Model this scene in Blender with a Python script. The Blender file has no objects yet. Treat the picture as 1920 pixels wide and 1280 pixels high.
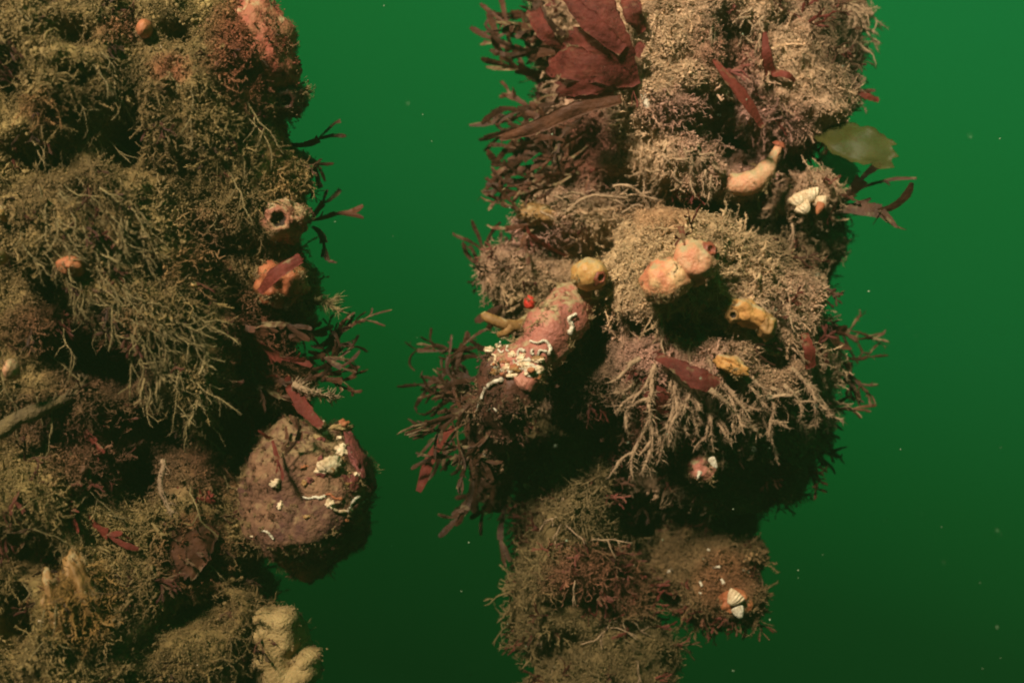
import bpy, bmesh, math, random
import numpy as np
from mathutils import Vector, Matrix, Quaternion, noise
from mathutils.bvhtree import BVHTree

random.seed(7)
rng = np.random.default_rng(11)
scene = bpy.context.scene
COL = scene.collection

# ------------------------------------------------------------------ camera
cam_d = bpy.data.cameras.new('camera')
cam_d.lens = 50.0; cam_d.sensor_width = 36.0
cam_d.clip_start = 0.01; cam_d.clip_end = 200.0
cam = bpy.data.objects.new('camera', cam_d); COL.objects.link(cam)
cam.location = (0, 0, 0); cam.rotation_euler = (math.radians(90), 0, 0)
cam_d.dof.use_dof = True; cam_d.dof.focus_distance = 1.17; cam_d.dof.aperture_fstop = 3.0
scene.camera = cam
K = 36.0 / 50.0 / 1920.0            # metres per photo pixel at 1 m

# ------------------------------------------------------------------ world: the open green water
world = bpy.data.worlds.new('World'); scene.world = world
world.use_nodes = True
nt = world.node_tree; nt.nodes.clear()
wo = nt.nodes.new('ShaderNodeOutputWorld')
bg = nt.nodes.new('ShaderNodeBackground')
tc = nt.nodes.new('ShaderNodeTexCoord')
dot = nt.nodes.new('ShaderNodeVectorMath'); dot.operation = 'DOT_PRODUCT'
dot.inputs[1].default_value = Vector((0.30, 0.0, 1.0)).normalized()
mr = nt.nodes.new('ShaderNodeMapRange')
mr.inputs['From Min'].default_value = -1.0; mr.inputs['From Max'].default_value = 1.0
ramp = nt.nodes.new('ShaderNodeValToRGB')
ramp.color_ramp.interpolation = 'LINEAR'
WORLD = [(0.0, (0.0005, 0.010, 0.002)), (0.383, (0.001, 0.033, 0.005)), (0.445, (0.0015, 0.060, 0.0095)), (0.489, (0.002, 0.103, 0.0165)),
         (0.54, (0.003, 0.153, 0.030)), (0.594, (0.004, 0.203, 0.038)), (0.645, (0.005, 0.250, 0.054)), (0.75, (0.012, 0.33, 0.085)), (1.0, (0.03, 0.42, 0.13))]
el = ramp.color_ramp.elements
el[0].position, el[0].color = WORLD[0][0], (*WORLD[0][1], 1)
el[1].position, el[1].color = WORLD[-1][0], (*WORLD[-1][1], 1)
for p, c in WORLD[1:-1]:
    e = el.new(p); e.color = (*c, 1)
bg.inputs['Strength'].default_value = 0.40
nt.links.new(tc.outputs['Generated'], dot.inputs[0])
nt.links.new(dot.outputs['Value'], mr.inputs['Value'])
nt.links.new(mr.outputs['Result'], ramp.inputs['Fac'])
nt.links.new(ramp.outputs['Color'], bg.inputs['Color'])
nt.links.new(bg.outputs['Background'], wo.inputs['Surface'])

# ------------------------------------------------------------------ sun
SUN_DIR = Vector((-0.36, -0.72, 0.60)).normalized()       # towards the light
sun_d = bpy.data.lights.new('sun', 'SUN')
sun_d.energy = 5.0; sun_d.angle = math.radians(9.0); sun_d.color = (1.0, 0.85, 0.72)
sun = bpy.data.objects.new('sun', sun_d); COL.objects.link(sun)
sun.location = SUN_DIR * 3
sun.rotation_euler = SUN_DIR.to_track_quat('Z', 'Y').to_euler()

# ------------------------------------------------------------------ exposure / render
vs = scene.view_settings
vs.view_transform = 'Standard'; vs.look = 'None'; vs.gamma = 1.0; vs.exposure = 2.2
vs.use_curve_mapping = False
scene.render.engine = 'CYCLES'
scene.cycles.use_denoising = True; scene.cycles.filter_width = 2.0
scene.cycles.max_bounces = 5; scene.cycles.diffuse_bounces = 3; scene.cycles.volume_bounces = 0
scene.cycles.transparent_max_bounces = 6

# ------------------------------------------------------------------ helpers
def P(px, py, Y):
    """photo pixel at depth Y -> world point"""
    return Vector(((px - 960) * K * Y, Y, (640 - py) * K * Y))

def tag(o, label=None, cat=None, group=None, kind=None):
    if label: o['label'] = label
    if cat: o['category'] = cat
    if group: o['group'] = group
    if kind: o['kind'] = kind
    return o

def link(name, me, mat=None, parent=None):
    o = bpy.data.objects.new(name, me); COL.objects.link(o)
    if mat: me.materials.append(mat)
    if parent: o.parent = parent
    return o

def empty(name, loc):
    o = bpy.data.objects.new(name, None); COL.objects.link(o)
    o.empty_display_size = 0.02
    o.location = loc
    return o

def mesh_quads(name, V, F, tint=None, smooth=True):
    V = np.asarray(V, dtype=np.float32); F = np.asarray(F, dtype=np.int32)
    me = bpy.data.meshes.new(name)
    me.vertices.add(len(V)); me.vertices.foreach_set('co', V.ravel())
    n = F.shape[1]
    me.loops.add(F.size); me.loops.foreach_set('vertex_index', F.ravel())
    me.polygons.add(len(F))
    me.polygons.foreach_set('loop_start', np.arange(0, F.size, n, dtype=np.int32))
    me.polygons.foreach_set('loop_total', np.full(len(F), n, dtype=np.int32))
    me.polygons.foreach_set('use_smooth', np.full(len(F), smooth, dtype=bool))
    if tint is not None:
        a = me.attributes.new('tint', 'FLOAT_COLOR', 'POINT')
        c = np.ones((len(V), 4), dtype=np.float32); c[:, :3] = tint
        a.data.foreach_set('color', c.ravel())
    me.update(calc_edges=True)
    return me

def norm(v): return v / (np.linalg.norm(v) + 1e-12)

def sweep(path, ra, rb=None, side=None, sides=3, cap=True):
    """tube along a path. ra: half-widths along 'side', rb: half-thickness."""
    path = np.asarray(path, float); n = len(path)
    ra = np.broadcast_to(np.asarray(ra, float), (n,)); rb = ra if rb is None else np.broadcast_to(np.asarray(rb, float), (n,))
    tan = np.gradient(path, axis=0)
    tan /= np.linalg.norm(tan, axis=1)[:, None] + 1e-12
    if side is None:
        s = np.cross(tan[0], (0.31, 0.82, 0.47)); 
    else: s = np.asarray(side, float)
    V = []
    for i in range(n):
        s = norm(s - tan[i] * np.dot(s, tan[i])); b = np.cross(tan[i], s)
        for k in range(sides):
            a = 2 * math.pi * k / sides
            V.append(path[i] + s * math.cos(a) * ra[i] + b * math.sin(a) * rb[i])
    F = []
    for i in range(n - 1):
        for k in range(sides):
            k2 = (k + 1) % sides
            F.append((i * sides + k, i * sides + k2, (i + 1) * sides + k2, (i + 1) * sides + k))
    V = np.array(V)
    if cap:                              # close the end with a point fan made of quads
        V = np.vstack([V, path[-1] + tan[-1] * min(ra[-1], rb[-1]) * 0.6])
        e = len(V) - 1; o = (n - 1) * sides
        for k in range(0, sides, 2):
            F.append((o + k, o + (k + 1) % sides, o + (k + 2) % sides, e))
    return V, np.array(F, dtype=np.int32)

class MB:
    def __init__(s): s.V = []; s.F = []; s.n = 0; s.T = []
    def add(s, V, F, tint=None):
        s.V.append(V); s.F.append(F + s.n); s.n += len(V)
        s.T.append(np.broadcast_to(np.asarray(tint if tint is not None else (1, 1, 1), float), (len(V), 3)))
    def mesh(s, name, tints=False):
        return mesh_quads(name, np.vstack(s.V), np.vstack(s.F), np.vstack(s.T) if tints else None)

# ------------------------------------------------------------------ materials
def new_mat(name):
    m = bpy.data.materials.new(name); m.use_nodes = True
    t = m.node_tree; t.nodes.clear()
    return m, t, t.nodes.new('ShaderNodeOutputMaterial')

def organic(name, a, b, scale=60, rough=0.55, bump=0.3, bscale=None, trans=0.0, silt=0.0, silt_col=(0.36, 0.27, 0.14),
            spec=0.35, attr=False, c=None, sss=0.0, clear=0.0):
    m, t, out = new_mat(name); N = t.nodes.new; L = t.links.new
    co = N('ShaderNodeTexCoord')
    n1 = N('ShaderNodeTexNoise'); n1.inputs['Scale'].default_value = scale; n1.inputs['Detail'].default_value = 6; n1.inputs['Roughness'].default_value = 0.65
    L(co.outputs['Object'], n1.inputs['Vector'])
    rp = N('ShaderNodeValToRGB'); rp.color_ramp.elements[0].position = 0.36; rp.color_ramp.elements[1].position = 0.64
    rp.color_ramp.elements[0].color = (*a, 1); rp.color_ramp.elements[1].color = (*b, 1)
    if c: e = rp.color_ramp.elements.new(0.5); e.color = (*c, 1)
    L(n1.outputs['Fac'], rp.inputs['Fac'])
    colr = rp.outputs['Color']
    if attr:
        at = N('ShaderNodeAttribute'); at.attribute_name = 'tint'; at.attribute_type = 'INSTANCER' if attr == 'inst' else 'GEOMETRY'
        mx = N('ShaderNodeMixRGB'); mx.blend_type = 'MULTIPLY'; mx.inputs['Fac'].default_value = 1
        L(colr, mx.inputs['Color1']); L(at.outputs['Color'], mx.inputs['Color2']); colr = mx.outputs['Color']
    if silt > 0:                             # fine silt that has settled on top-facing surfaces
        ge = N('ShaderNodeNewGeometry'); sx = N('ShaderNodeSeparateXYZ'); L(ge.outputs['Normal'], sx.inputs[0])
        n3 = N('ShaderNodeTexNoise'); n3.inputs['Scale'].default_value = 140; n3.inputs['Detail'].default_value = 4
        L(co.outputs['Object'], n3.inputs['Vector'])
        ad = N('ShaderNodeMath'); ad.operation = 'MULTIPLY_ADD'; ad.inputs[1].default_value = 0.35; L(sx.outputs['Z'], ad.inputs[0]); L(n3.outputs['Fac'], ad.inputs[2])
        mp = N('ShaderNodeMapRange'); mp.inputs['From Min'].default_value = 0.80 - 0.45 * silt; mp.inputs['From Max'].default_value = 0.98 - 0.35 * silt
        L(ad.outputs[0], mp.inputs['Value'])
        ms = N('ShaderNodeMixRGB'); L(mp.outputs['Result'], ms.inputs['Fac']); L(colr, ms.inputs['Color1']); ms.inputs['Color2'].default_value = (*silt_col, 1)
        colr = ms.outputs['Color']
    pb = N('ShaderNodeBsdfPrincipled'); L(colr, pb.inputs['Base Color'])
    pb.inputs['Roughness'].default_value = rough; pb.inputs['Specular IOR Level'].default_value = spec
    if sss: 
        pb.inputs['Subsurface Weight'].default_value = sss; pb.inputs['Subsurface Radius'].default_value = (1, .4, .2); pb.inputs['Subsurface Scale'].default_value = 0.006
    if bump:
        n2 = N('ShaderNodeTexNoise'); n2.inputs['Scale'].default_value = bscale or scale * 4; n2.inputs['Detail'].default_value = 5
        L(co.outputs['Object'], n2.inputs['Vector'])
        bp = N('ShaderNodeBump'); bp.inputs['Strength'].default_value = bump; bp.inputs['Distance'].default_value = 0.003
        L(n2.outputs['Fac'], bp.inputs['Height']); L(bp.outputs['Normal'], pb.inputs['Normal'])
    sh = pb.outputs['BSDF']
    if trans:
        tl = N('ShaderNodeBsdfTranslucent'); L(colr, tl.inputs['Color'])
        mm = N('ShaderNodeMixShader'); mm.inputs['Fac'].default_value = trans
        L(sh, mm.inputs[1]); L(tl.outputs['BSDF'], mm.inputs[2]); sh = mm.outputs['Shader']
    if clear:
        tp = N('ShaderNodeBsdfTransparent'); mc = N('ShaderNodeMixShader'); mc.inputs['Fac'].default_value = clear
        L(sh, mc.inputs[1]); L(tp.outputs['BSDF'], mc.inputs[2]); sh = mc.outputs['Shader']
    L(sh, out.inputs['Surface'])
    return m

M = dict(
    core=organic('silted crust', (0.45, 0.40, 0.34), (1.0, 0.95, 0.88), 70, 0.8, 0.9, 260, attr=True, spec=0.15),
    turf=organic('silted turf', (0.55, 0.50, 0.45), (1.15, 1.1, 1.0), 90, 0.7, 0.0, attr='inst', spec=0.3, trans=0.15),
    frond=organic('small red fronds', (0.6, 0.5, 0.5), (1.1, 1.1, 1.1), 60, 0.6, 0.0, attr='inst', trans=0.45, silt=0.1, spec=0.2),
    red=organic('red seaweed', (0.18, 0.032, 0.024), (0.31, 0.066, 0.046), 45, 0.6, 0.5, 300, trans=0.5, silt=0.2, spec=0.2, clear=.08),
    redclean=organic('bright red seaweed', (0.15, 0.030, 0.025), (0.34, 0.080, 0.060), 55, 0.6, 0.7, 260, trans=0.6, silt=0.24, spec=0.2, clear=.22),
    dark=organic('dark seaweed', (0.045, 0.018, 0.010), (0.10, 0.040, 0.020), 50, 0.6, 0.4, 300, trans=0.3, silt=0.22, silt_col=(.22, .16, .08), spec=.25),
    brown=organic('brown seaweed', (0.075, 0.026, 0.014), (0.17, 0.065, 0.034), 50, 0.6, 0.4, 300, trans=0.35, silt=0.3, silt_col=(.30, .22, .11), spec=.25),
    green=organic('green seaweed', (0.11, 0.115, 0.025), (0.19, 0.16, 0.045), 30, 0.5, 0.2, 200, trans=0.6, clear=.35),
    palegreen=organic('pale green seaweed', (0.04, 0.10, 0.035), (0.08, 0.17, 0.06), 40, 0.5, 0.2, 200, trans=0.6, silt=0.1, clear=.35),
    strand=organic('silted strand', (0.22, 0.135, 0.08), (0.42, 0.28, 0.165), 120, 0.75, 0.8, 500, spec=0.3),
    yellow=organic('yellow tunic', (0.42, 0.21, 0.06), (0.52, 0.31, 0.11), 60, 0.5, 0.35, 350, sss=0.12, silt=0.3),
    peach=organic('peach tunic', (0.52, 0.19, 0.10), (0.52, 0.31, 0.17), 45, 0.55, 0.6, 380, sss=0.1, silt=0.36, c=(0.50, 0.24, 0.125)),
    pinkpeach=organic('pink patched tunic', (0.45, 0.11, 0.06), (0.62, 0.40, 0.19), 28, 0.5, 0.5, 420, sss=0.1, silt=0.2, c=(0.55, 0.22, 0.11)),
    dull=organic('dull red tunic', (0.24, 0.075, 0.045), (0.34, 0.21, 0.10), 35, 0.65, 0.8, 380, silt=0.4, c=(.30, .12, .065)),
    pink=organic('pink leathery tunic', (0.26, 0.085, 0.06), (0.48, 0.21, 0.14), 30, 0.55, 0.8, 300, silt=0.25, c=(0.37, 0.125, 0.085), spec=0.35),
    darktunic=organic('brown tunic and painted shade', (0.05, 0.02, 0.013), (0.13, 0.05, 0.03), 40, 0.5, 0.6, 260, silt=0.05),
    redspot=organic('scarlet tunic', (0.42, 0.022, 0.016), (0.62, 0.05, 0.03), 90, 0.5, 0.5, 400),
    siphon=organic('red siphon lining', (0.16, 0.035, 0.02), (0.28, 0.08, 0.04), 120, 0.5, 0.2),
    hole=organic('dark siphon throat', (0.02, 0.010, 0.006), (0.04, 0.018, 0.010), 80, 0.8, 0.0),  # near-black colour stands for the shade inside an opening
    orange=organic('orange sponge', (0.36, 0.16, 0.04), (0.52, 0.27, 0.08), 80, 0.7, 0.6, 420, silt=0.3),
    amber=organic('amber sponge', (0.17, 0.085, 0.025), (0.32, 0.17, 0.055), 60, 0.6, 0.5, 300, silt=0.1),
    cream=organic('cream sponge', (0.25, 0.16, 0.06), (0.42, 0.29, 0.125), 60, 0.8, 1.0, 420, sss=0.05),
    white=organic('white lime tube', (0.34, 0.26, 0.16), (0.74, 0.66, 0.50), 130, 0.5, 0.7, 600, spec=0.4, c=(.62, .54, .40)),
    shell=organic('cream shell', (0.46, 0.30, 0.16), (0.80, 0.64, 0.42), 90, 0.4, 0.5, 300),
    rust=organic('orange crust', (0.28, 0.075, 0.03), (0.40, 0.15, 0.06), 60, 0.6, 0.5, 300),
    redlump=organic('red sponge', (0.27, 0.055, 0.032), (0.30, 0.13, 0.062), 45, 0.7, 0.8, 300, silt=0.2),
    boulder=organic('silted ball skin', (0.085, 0.030, 0.022), (0.27, 0.14, 0.07), 26, 0.8, 1.0, 330, silt=0.36, silt_col=(0.27, 0.175, 0.085)),
    coralline=organic('maroon crust', (0.10, 0.022, 0.020), (0.19, 0.045, 0.036), 90, 0.55, 0.7, 400),
    speck=organic('pale speck', (0.16, 0.2, 0.13), (0.3, 0.34, 0.22), 300, 0.6, 0.0),
)

# ------------------------------------------------------------------ blobs
def ico_np(sub):
    bm = bmesh.new(); bmesh.ops.create_icosphere(bm, subdivisions=sub, radius=1.0)
    V = np.array([v.co[:] for v in bm.verts]); F = [[v.index for v in f.verts] for f in bm.faces]; bm.free()
    return V, F
ICO = {k: ico_np(k) for k in (2, 3, 4, 5)}

def blob(name, center, radii, mat, parent=None, rot=(0, 0, 0), amp=0.12, freq=2.0, sub=4, seed=0.0, amp2=0.03, smooth=True):
    """a lumpy closed body. center is the object's own origin."""
    V, F = ICO[sub]
    out = []
    R = Matrix.Rotation(rot[2], 3, 'Z') @ Matrix.Rotation(rot[1], 3, 'Y') @ Matrix.Rotation(rot[0], 3, 'X')
    for v in V:
        p = Vector(v)
        q = p * freq + Vector((seed * 3.1, seed * 1.7, seed * 5.3))
        d = 1 + amp * noise.noise(q) * 1.6 + amp2 * noise.noise(q * 4.3) * 1.6
        out.append(R @ Vector((p.x * radii[0] * d, p.y * radii[1] * d, p.z * radii[2] * d)))
    me = bpy.data.meshes.new(name); me.from_pydata(out, [], F)
    me.polygons.foreach_set('use_smooth', np.full(len(F), smooth, dtype=bool)); me.update()
    o = link(name, me, mat, parent); o.location = center
    return o

def fused(name, ells, voxel, amp=0.006, freq=22, amp2=0.003, freq2=70, cavities=(), seed=0.0, amp3=0.0016, smooth=6):
    """several ellipsoids fused by a voxel remesh, then roughened. Returns vertices, faces."""
    bm = bmesh.new()
    for (c, r, rotY) in ells:
        mtx = Matrix.Translation(c) @ Matrix.Rotation(rotY, 4, 'Y') @ Matrix.Diagonal((r[0], r[1], r[2], 1))
        bmesh.ops.create_icosphere(bm, subdivisions=4, radius=1.0, matrix=mtx)
    me = bpy.data.meshes.new('tmp'); bm.to_mesh(me); bm.free()
    o = bpy.data.objects.new('tmp', me); COL.objects.link(o)
    rm = o.modifiers.new('r', 'REMESH'); rm.mode = 'VOXEL'; rm.voxel_size = voxel
    sm = o.modifiers.new('s', 'SMOOTH'); sm.iterations = smooth; sm.factor = 0.6
    dg = bpy.context.evaluated_depsgraph_get()
    ev = o.evaluated_get(dg); m2 = bpy.data.meshes.new_from_object(ev)
    V = np.zeros(len(m2.vertices) * 3); m2.vertices.foreach_get('co', V); V = V.reshape(-1, 3)
    Nn = np.zeros(len(m2.vertices) * 3); m2.vertices.foreach_get('normal', Nn); Nn = Nn.reshape(-1, 3)
    F = [list(p.vertices) for p in m2.polygons]
    bpy.data.objects.remove(o); bpy.data.meshes.remove(me); bpy.data.meshes.remove(m2)
    off = Vector((seed * 7.7, seed, -seed * 3))
    d = np.array([amp * noise.noise(Vector(v) * freq + off) * 1.5 + amp2 * noise.noise(Vector(v) * freq2 - off) * 1.5
                  + 0.6 * amp * abs(noise.noise(Vector(v) * freq * 0.45 + off))
                  + amp3 * noise.noise(Vector(v) * 190 + off) * 1.5 for v in V])
    V = V + Nn * d[:, None]
    cav = np.zeros(len(V))
    for (px, py, rx, ry, depth, rot) in cavities:
        u = V[:, 0] / (K * V[:, 1]) + 960 - px; w = 640 - V[:, 2] / (K * V[:, 1]) - py
        cr, sr = math.cos(rot), math.sin(rot)
        q = ((u * cr + w * sr) / rx) ** 2 + ((-u * sr + w * cr) / ry) ** 2
        k = np.exp(-q * q * 1.2) * (Nn[:, 1] < 0.35)
        V[:, 1] += k * depth; cav = np.maximum(cav, k)
    return V, F, cav

def px_of(V):
    return V[:, 0] / (K * V[:, 1]) + 960, 640 - V[:, 2] / (K * V[:, 1])

def zone_tint(V, base, base2, zones, seed):
    """colour of the growth: patches of different species / silt, world-space noise plus listed zones, a few of them painted shade"""
    px, py = px_of(V)
    n = np.array([noise.noise(Vector(v) * 16 + Vector((seed, 0, 0))) for v in V]) * 0.9 + 0.5
    n = np.clip(n, 0, 1)[:, None]
    c = np.array(base)[None] * (1 - n) + np.array(base2)[None] * n
    for (zx, zy, rx, ry, col, s) in zones:
        q = ((px - zx) / rx) ** 2 + ((py - zy) / ry) ** 2
        w = (np.clip(1.25 - q, 0, 1) ** 0.7 * s)[:, None]
        c = c * (1 - w) + np.array(col)[None] * w
    return c

# ------------------------------------------------------------------ turf twigs
def twig_proto(seed, kind):
    r = random.Random(seed); mb = MB()
    def seg(p, d, ln, rad, n, wob, curl, taper=.5):
        pts = [p.copy()]; d = d.copy()
        for i in range(n):
            d = norm(d + np.array([r.gauss(0, wob) for _ in range(3)]) + curl)
            p = p + d * ln / n; pts.append(p)
        rr = np.linspace(rad, rad * taper, n + 1) * np.array([r.uniform(.7, 1.3) for _ in range(n + 1)])
        V, F = sweep(pts, rr, sides=4, cap=True); mb.add(V, F)
        return pts, d
    def lump(p, rad):
        V, F = ICO[2]
        k = np.array([1 + .55 * noise.noise(Vector(v) * 1.7 + Vector((seed, p[0] * 9, p[1] * 9))) + .35 * noise.noise(Vector(v) * 4 + Vector((p[0] * 7, seed, 0))) for v in V])
        mb.add(V * k[:, None] * rad * np.array([r.uniform(.7, 1.3), r.uniform(.7, 1.3), r.uniform(.5, 1)]) + p, np.array([[f[0], f[1], f[2], f[2]] for f in F]))
    def rnd(z=0.0, k=1.0): return np.array([r.gauss(0, k), r.gauss(0, k), z])
    if kind == 'fuzz':                     # close pile of short curved hairs and grains
        for j in range(16):
            a = r.uniform(0, 6.28); q = math.sqrt(r.random()) * .55
            p = np.array([math.cos(a) * q, math.sin(a) * q, -.05])
            seg(p, norm(rnd(1.0, .6)), r.uniform(.25, .7), r.uniform(.03, .055), 4, .45, rnd(0, .12), .45)
        for j in range(6): lump(np.array([r.gauss(0, .35), r.gauss(0, .35), r.uniform(0, .15)]), r.uniform(.06, .13))
    elif kind == 'bush':                   # knobbly branched bryozoan
        def br(p, d, ln, rad, lev):
            pts, d2 = seg(p, d, ln, rad, 4, .3, rnd(0, .08), .75)
            if lev < 2:
                for q in (pts[2], pts[4], pts[4]) if lev == 0 else (pts[3], pts[4]):
                    br(q, norm(d2 + np.array([r.gauss(0, .8) for _ in range(3)])), ln * r.uniform(.5, .8), rad * .8, lev + 1)
        for j in range(3): br(np.zeros(3), norm(rnd(1.0, .7)), r.uniform(.3, .5), .06, 0)
    elif kind == 'hair':                   # long loose threads
        for j in range(5):
            pts, d = seg(np.array([r.gauss(0, .1), r.gauss(0, .1), 0]), norm(rnd(1.0, .6)), r.uniform(.7, 1.5), .034, 7, .42, rnd(0, .2))
            for q in pts[2::2]: seg(q, norm(np.array([r.gauss(0, 1) for _ in range(3)])), r.uniform(.12, .35), .028, 2, .4, np.zeros(3))
    elif kind == 'shred':                  # ragged lobes of matted growth
        for j in range(4):
            pts = [np.array([r.gauss(0, .15), r.gauss(0, .15), 0])]; d = norm(rnd(.7, .8))
            for i in range(5):
                d = norm(d + np.array([r.gauss(0, .45) for _ in range(3)])); pts.append(pts[-1] + d * r.uniform(.12, .24))
            w = np.array([.05] + [r.uniform(.04, .15) for _ in range(4)] + [.03])
            V, F = sweep(pts, w, w * .45, side=[r.gauss(0, 1) for _ in range(3)], sides=5, cap=True); mb.add(V, F)
            for q in pts[1:]:
                if r.random() < .8: seg(q, norm(np.array([r.gauss(0, 1), r.gauss(0, 1), .3])), r.uniform(.1, .35), .04, 2, .4, np.zeros(3))
        for j in range(4): lump(np.array([r.gauss(0, .4), r.gauss(0, .4), r.uniform(0, .2)]), r.uniform(.06, .14))
    elif kind == 'feather':                # soft plume: curved axis with fine side hairs
        for j in range(2):
            pts, d = seg(np.array([r.gauss(0, .05), r.gauss(0, .05), 0]), norm(rnd(1.0, .45)), r.uniform(.7, 1.1), .026, 9, .2, rnd(0, .09))
            for i in range(30):
                t = r.uniform(.6, 9); k = min(int(t), 8); q = pts[k] + (pts[k + 1] - pts[k]) * (t - k)
                seg(q, norm(np.array([r.gauss(0, 1) for _ in range(3)]) + (pts[k + 1] - pts[k]) * 4), r.uniform(.08, .2) * (1.1 - t * .06), .015, 2, .35, np.zeros(3))
    elif kind == 'frond':                  # little forked flat seaweed
        def fr(p, d, ln, w, lev):
            pts = [p]
            for i in range(4): d = norm(d + np.array([r.gauss(0, .16) for _ in range(3)])); pts.append(pts[-1] + d * ln / 4)
            ww = w * np.array([.45, .6, .8, .95, 1.0 if lev < 2 else .35])
            V, F = sweep(pts, ww / 2, np.full(5, .012), side=[r.gauss(0, .4), 1, r.gauss(0, .4)], sides=4, cap=True); mb.add(V, F)
            if lev < 2:
                for sg in (-1, 1): fr(pts[-1], norm(d + np.array([r.gauss(0, .25), sg * r.uniform(.25, .7), r.gauss(0, .25)])), ln * r.uniform(.6, 1.05), w * .8, lev + 1)
        for j in range(2): fr(np.zeros(3), norm(rnd(1.0, .4)), r.uniform(.25, .42), r.uniform(.09, .15), 0)
    elif kind == 'crumb':                  # a spill of silt crumbs
        for j in range(14): lump(np.array([r.gauss(0, .4), r.gauss(0, .4), r.uniform(-.05, .15)]), r.uniform(.05, .15) * r.uniform(.6, 1.2))
    V = np.vstack(mb.V); F = [tuple(dict.fromkeys(f)) for f in np.vstack(mb.F).tolist()]
    me = bpy.data.meshes.new('tuft_' + kind); me.from_pydata(V.tolist(), [], F)
    me.polygons.foreach_set('use_smooth', np.full(len(F), kind != 'frond', dtype=bool)); me.materials.append(M['frond' if kind == 'frond' else 'turf']); me.update()
    return me
TUFTS = {}
for kd in ('bush', 'crumb', 'feather', 'frond', 'fuzz', 'hair', 'shred'):
    c = bpy.data.collections.new('tuft_shapes_' + kd)
    for i in range(12):
        c.objects.link(bpy.data.objects.new('tuft_shape_%s_%02d' % (kd, i), twig_proto(100 * i + len(kd), kd)))
    TUFTS[kd] = c
GN = {}
def tuft_tree(kd):
    if kd in GN: return GN[kd]
    g = bpy.data.node_groups.new('tufts_' + kd, 'GeometryNodeTree')
    g.interface.new_socket('Geometry', in_out='INPUT', socket_type='NodeSocketGeometry')
    g.interface.new_socket('Geometry', in_out='OUTPUT', socket_type='NodeSocketGeometry')
    N = g.nodes.new; L = g.links.new
    gi, go = N('NodeGroupInput'), N('NodeGroupOutput')
    ci = N('GeometryNodeCollectionInfo'); ci.inputs['Collection'].default_value = TUFTS[kd]
    ci.inputs['Separate Children'].default_value = True; ci.inputs['Reset Children'].default_value = True
    ip = N('GeometryNodeInstanceOnPoints'); ip.inputs['Pick Instance'].default_value = True
    def attr(n, t):
        a = N('GeometryNodeInputNamedAttribute'); a.data_type = t; a.inputs['Name'].default_value = n; return a.outputs['Attribute']
    er = N('FunctionNodeEulerToRotation')
    L(gi.outputs[0], ip.inputs['Points']); L(ci.outputs[0], ip.inputs['Instance'])
    L(attr('idx', 'INT'), ip.inputs['Instance Index']); L(attr('rot', 'FLOAT_VECTOR'), er.inputs[0]); L(er.outputs[0], ip.inputs['Rotation'])
    L(attr('size', 'FLOAT'), ip.inputs['Scale']); L(ip.outputs[0], go.inputs[0])
    GN[kd] = g
    return g

def scatter(V, F, dens, weight):
    """area-weighted points on a mesh; weight(points, normals) -> keep probability"""
    T = []
    for f in F:
        T.append((f[0], f[1], f[2]))
        if len(f) == 4: T.append((f[0], f[2], f[3]))
    T = np.array(T); a, b, c = V[T[:, 0]], V[T[:, 1]], V[T[:, 2]]
    cr = np.cross(b - a, c - a); ar = np.linalg.norm(cr, axis=1) * .5
    n = int(ar.sum() * dens)
    i = rng.choice(len(T), n, p=ar / ar.sum())
    u = rng.random((n, 2)); fl = u.sum(1) > 1; u[fl] = 1 - u[fl]
    p = a[i] + (b - a)[i] * u[:, :1] + (c - a)[i] * u[:, 1:]
    nn = cr[i] / (np.linalg.norm(cr[i], axis=1)[:, None] + 1e-12)
    keep = rng.random(n) < weight(p, nn)
    return p[keep], nn[keep]

def turf(name, parent, p, d, size, tint, kinds, keep_dir=False):
    """a cover of tufts: one tuft per point (direction d, length size, colour tint). One stuff object for each tuft kind."""
    n = len(p)
    d = d / (np.linalg.norm(d, axis=1)[:, None] + 1e-9)
    ref = rng.normal(size=(n, 3)); x = np.cross(ref, d); x /= np.linalg.norm(x, axis=1)[:, None] + 1e-9
    y = np.cross(d, x)
    rot = np.stack([np.arctan2(y[:, 2], d[:, 2]), -np.arcsin(np.clip(x[:, 2], -1, 1)), np.arctan2(x[:, 1], x[:, 0])], axis=1)
    which = rng.integers(0, len(kinds), n)
    for kd in sorted(set(kinds)):
        s = np.isin(which, [i for i, k in enumerate(kinds) if k == kd])
        if not s.any(): continue
        me = bpy.data.meshes.new(name); m = int(s.sum())
        me.vertices.add(m); me.vertices.foreach_set('co', p[s].astype(np.float32).ravel())
        a = me.attributes.new('rot', 'FLOAT_VECTOR', 'POINT'); a.data.foreach_set('vector', rot[s].astype(np.float32).ravel())
        a = me.attributes.new('size', 'FLOAT', 'POINT'); a.data.foreach_set('value', size[s].astype(np.float32))
        a = me.attributes.new('idx', 'INT', 'POINT'); a.data.foreach_set('value', rng.integers(0, 12, m).astype(np.int32))
        c = np.ones((m, 4), dtype=np.float32); c[:, :3] = tint[s]
        a = me.attributes.new('tint', 'FLOAT_COLOR', 'POINT'); a.data.foreach_set('color', c.ravel())
        me.update()
        o = link(name, me, M['turf'], parent); tag(o, kind='stuff')
        g = o.modifiers.new('tufts', 'NODES'); g.node_group = tuft_tree(kd)

CAMV = lambda p: -p / np.linalg.norm(p, axis=1)[:, None]

BODIES = []          # (V, F) for ray casting
def ell(px, py, Y, rx, ry, rd, rot=0):
    return (P(px, py, Y), (rx * K * Y, rd, ry * K * Y), math.radians(rot))

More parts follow.
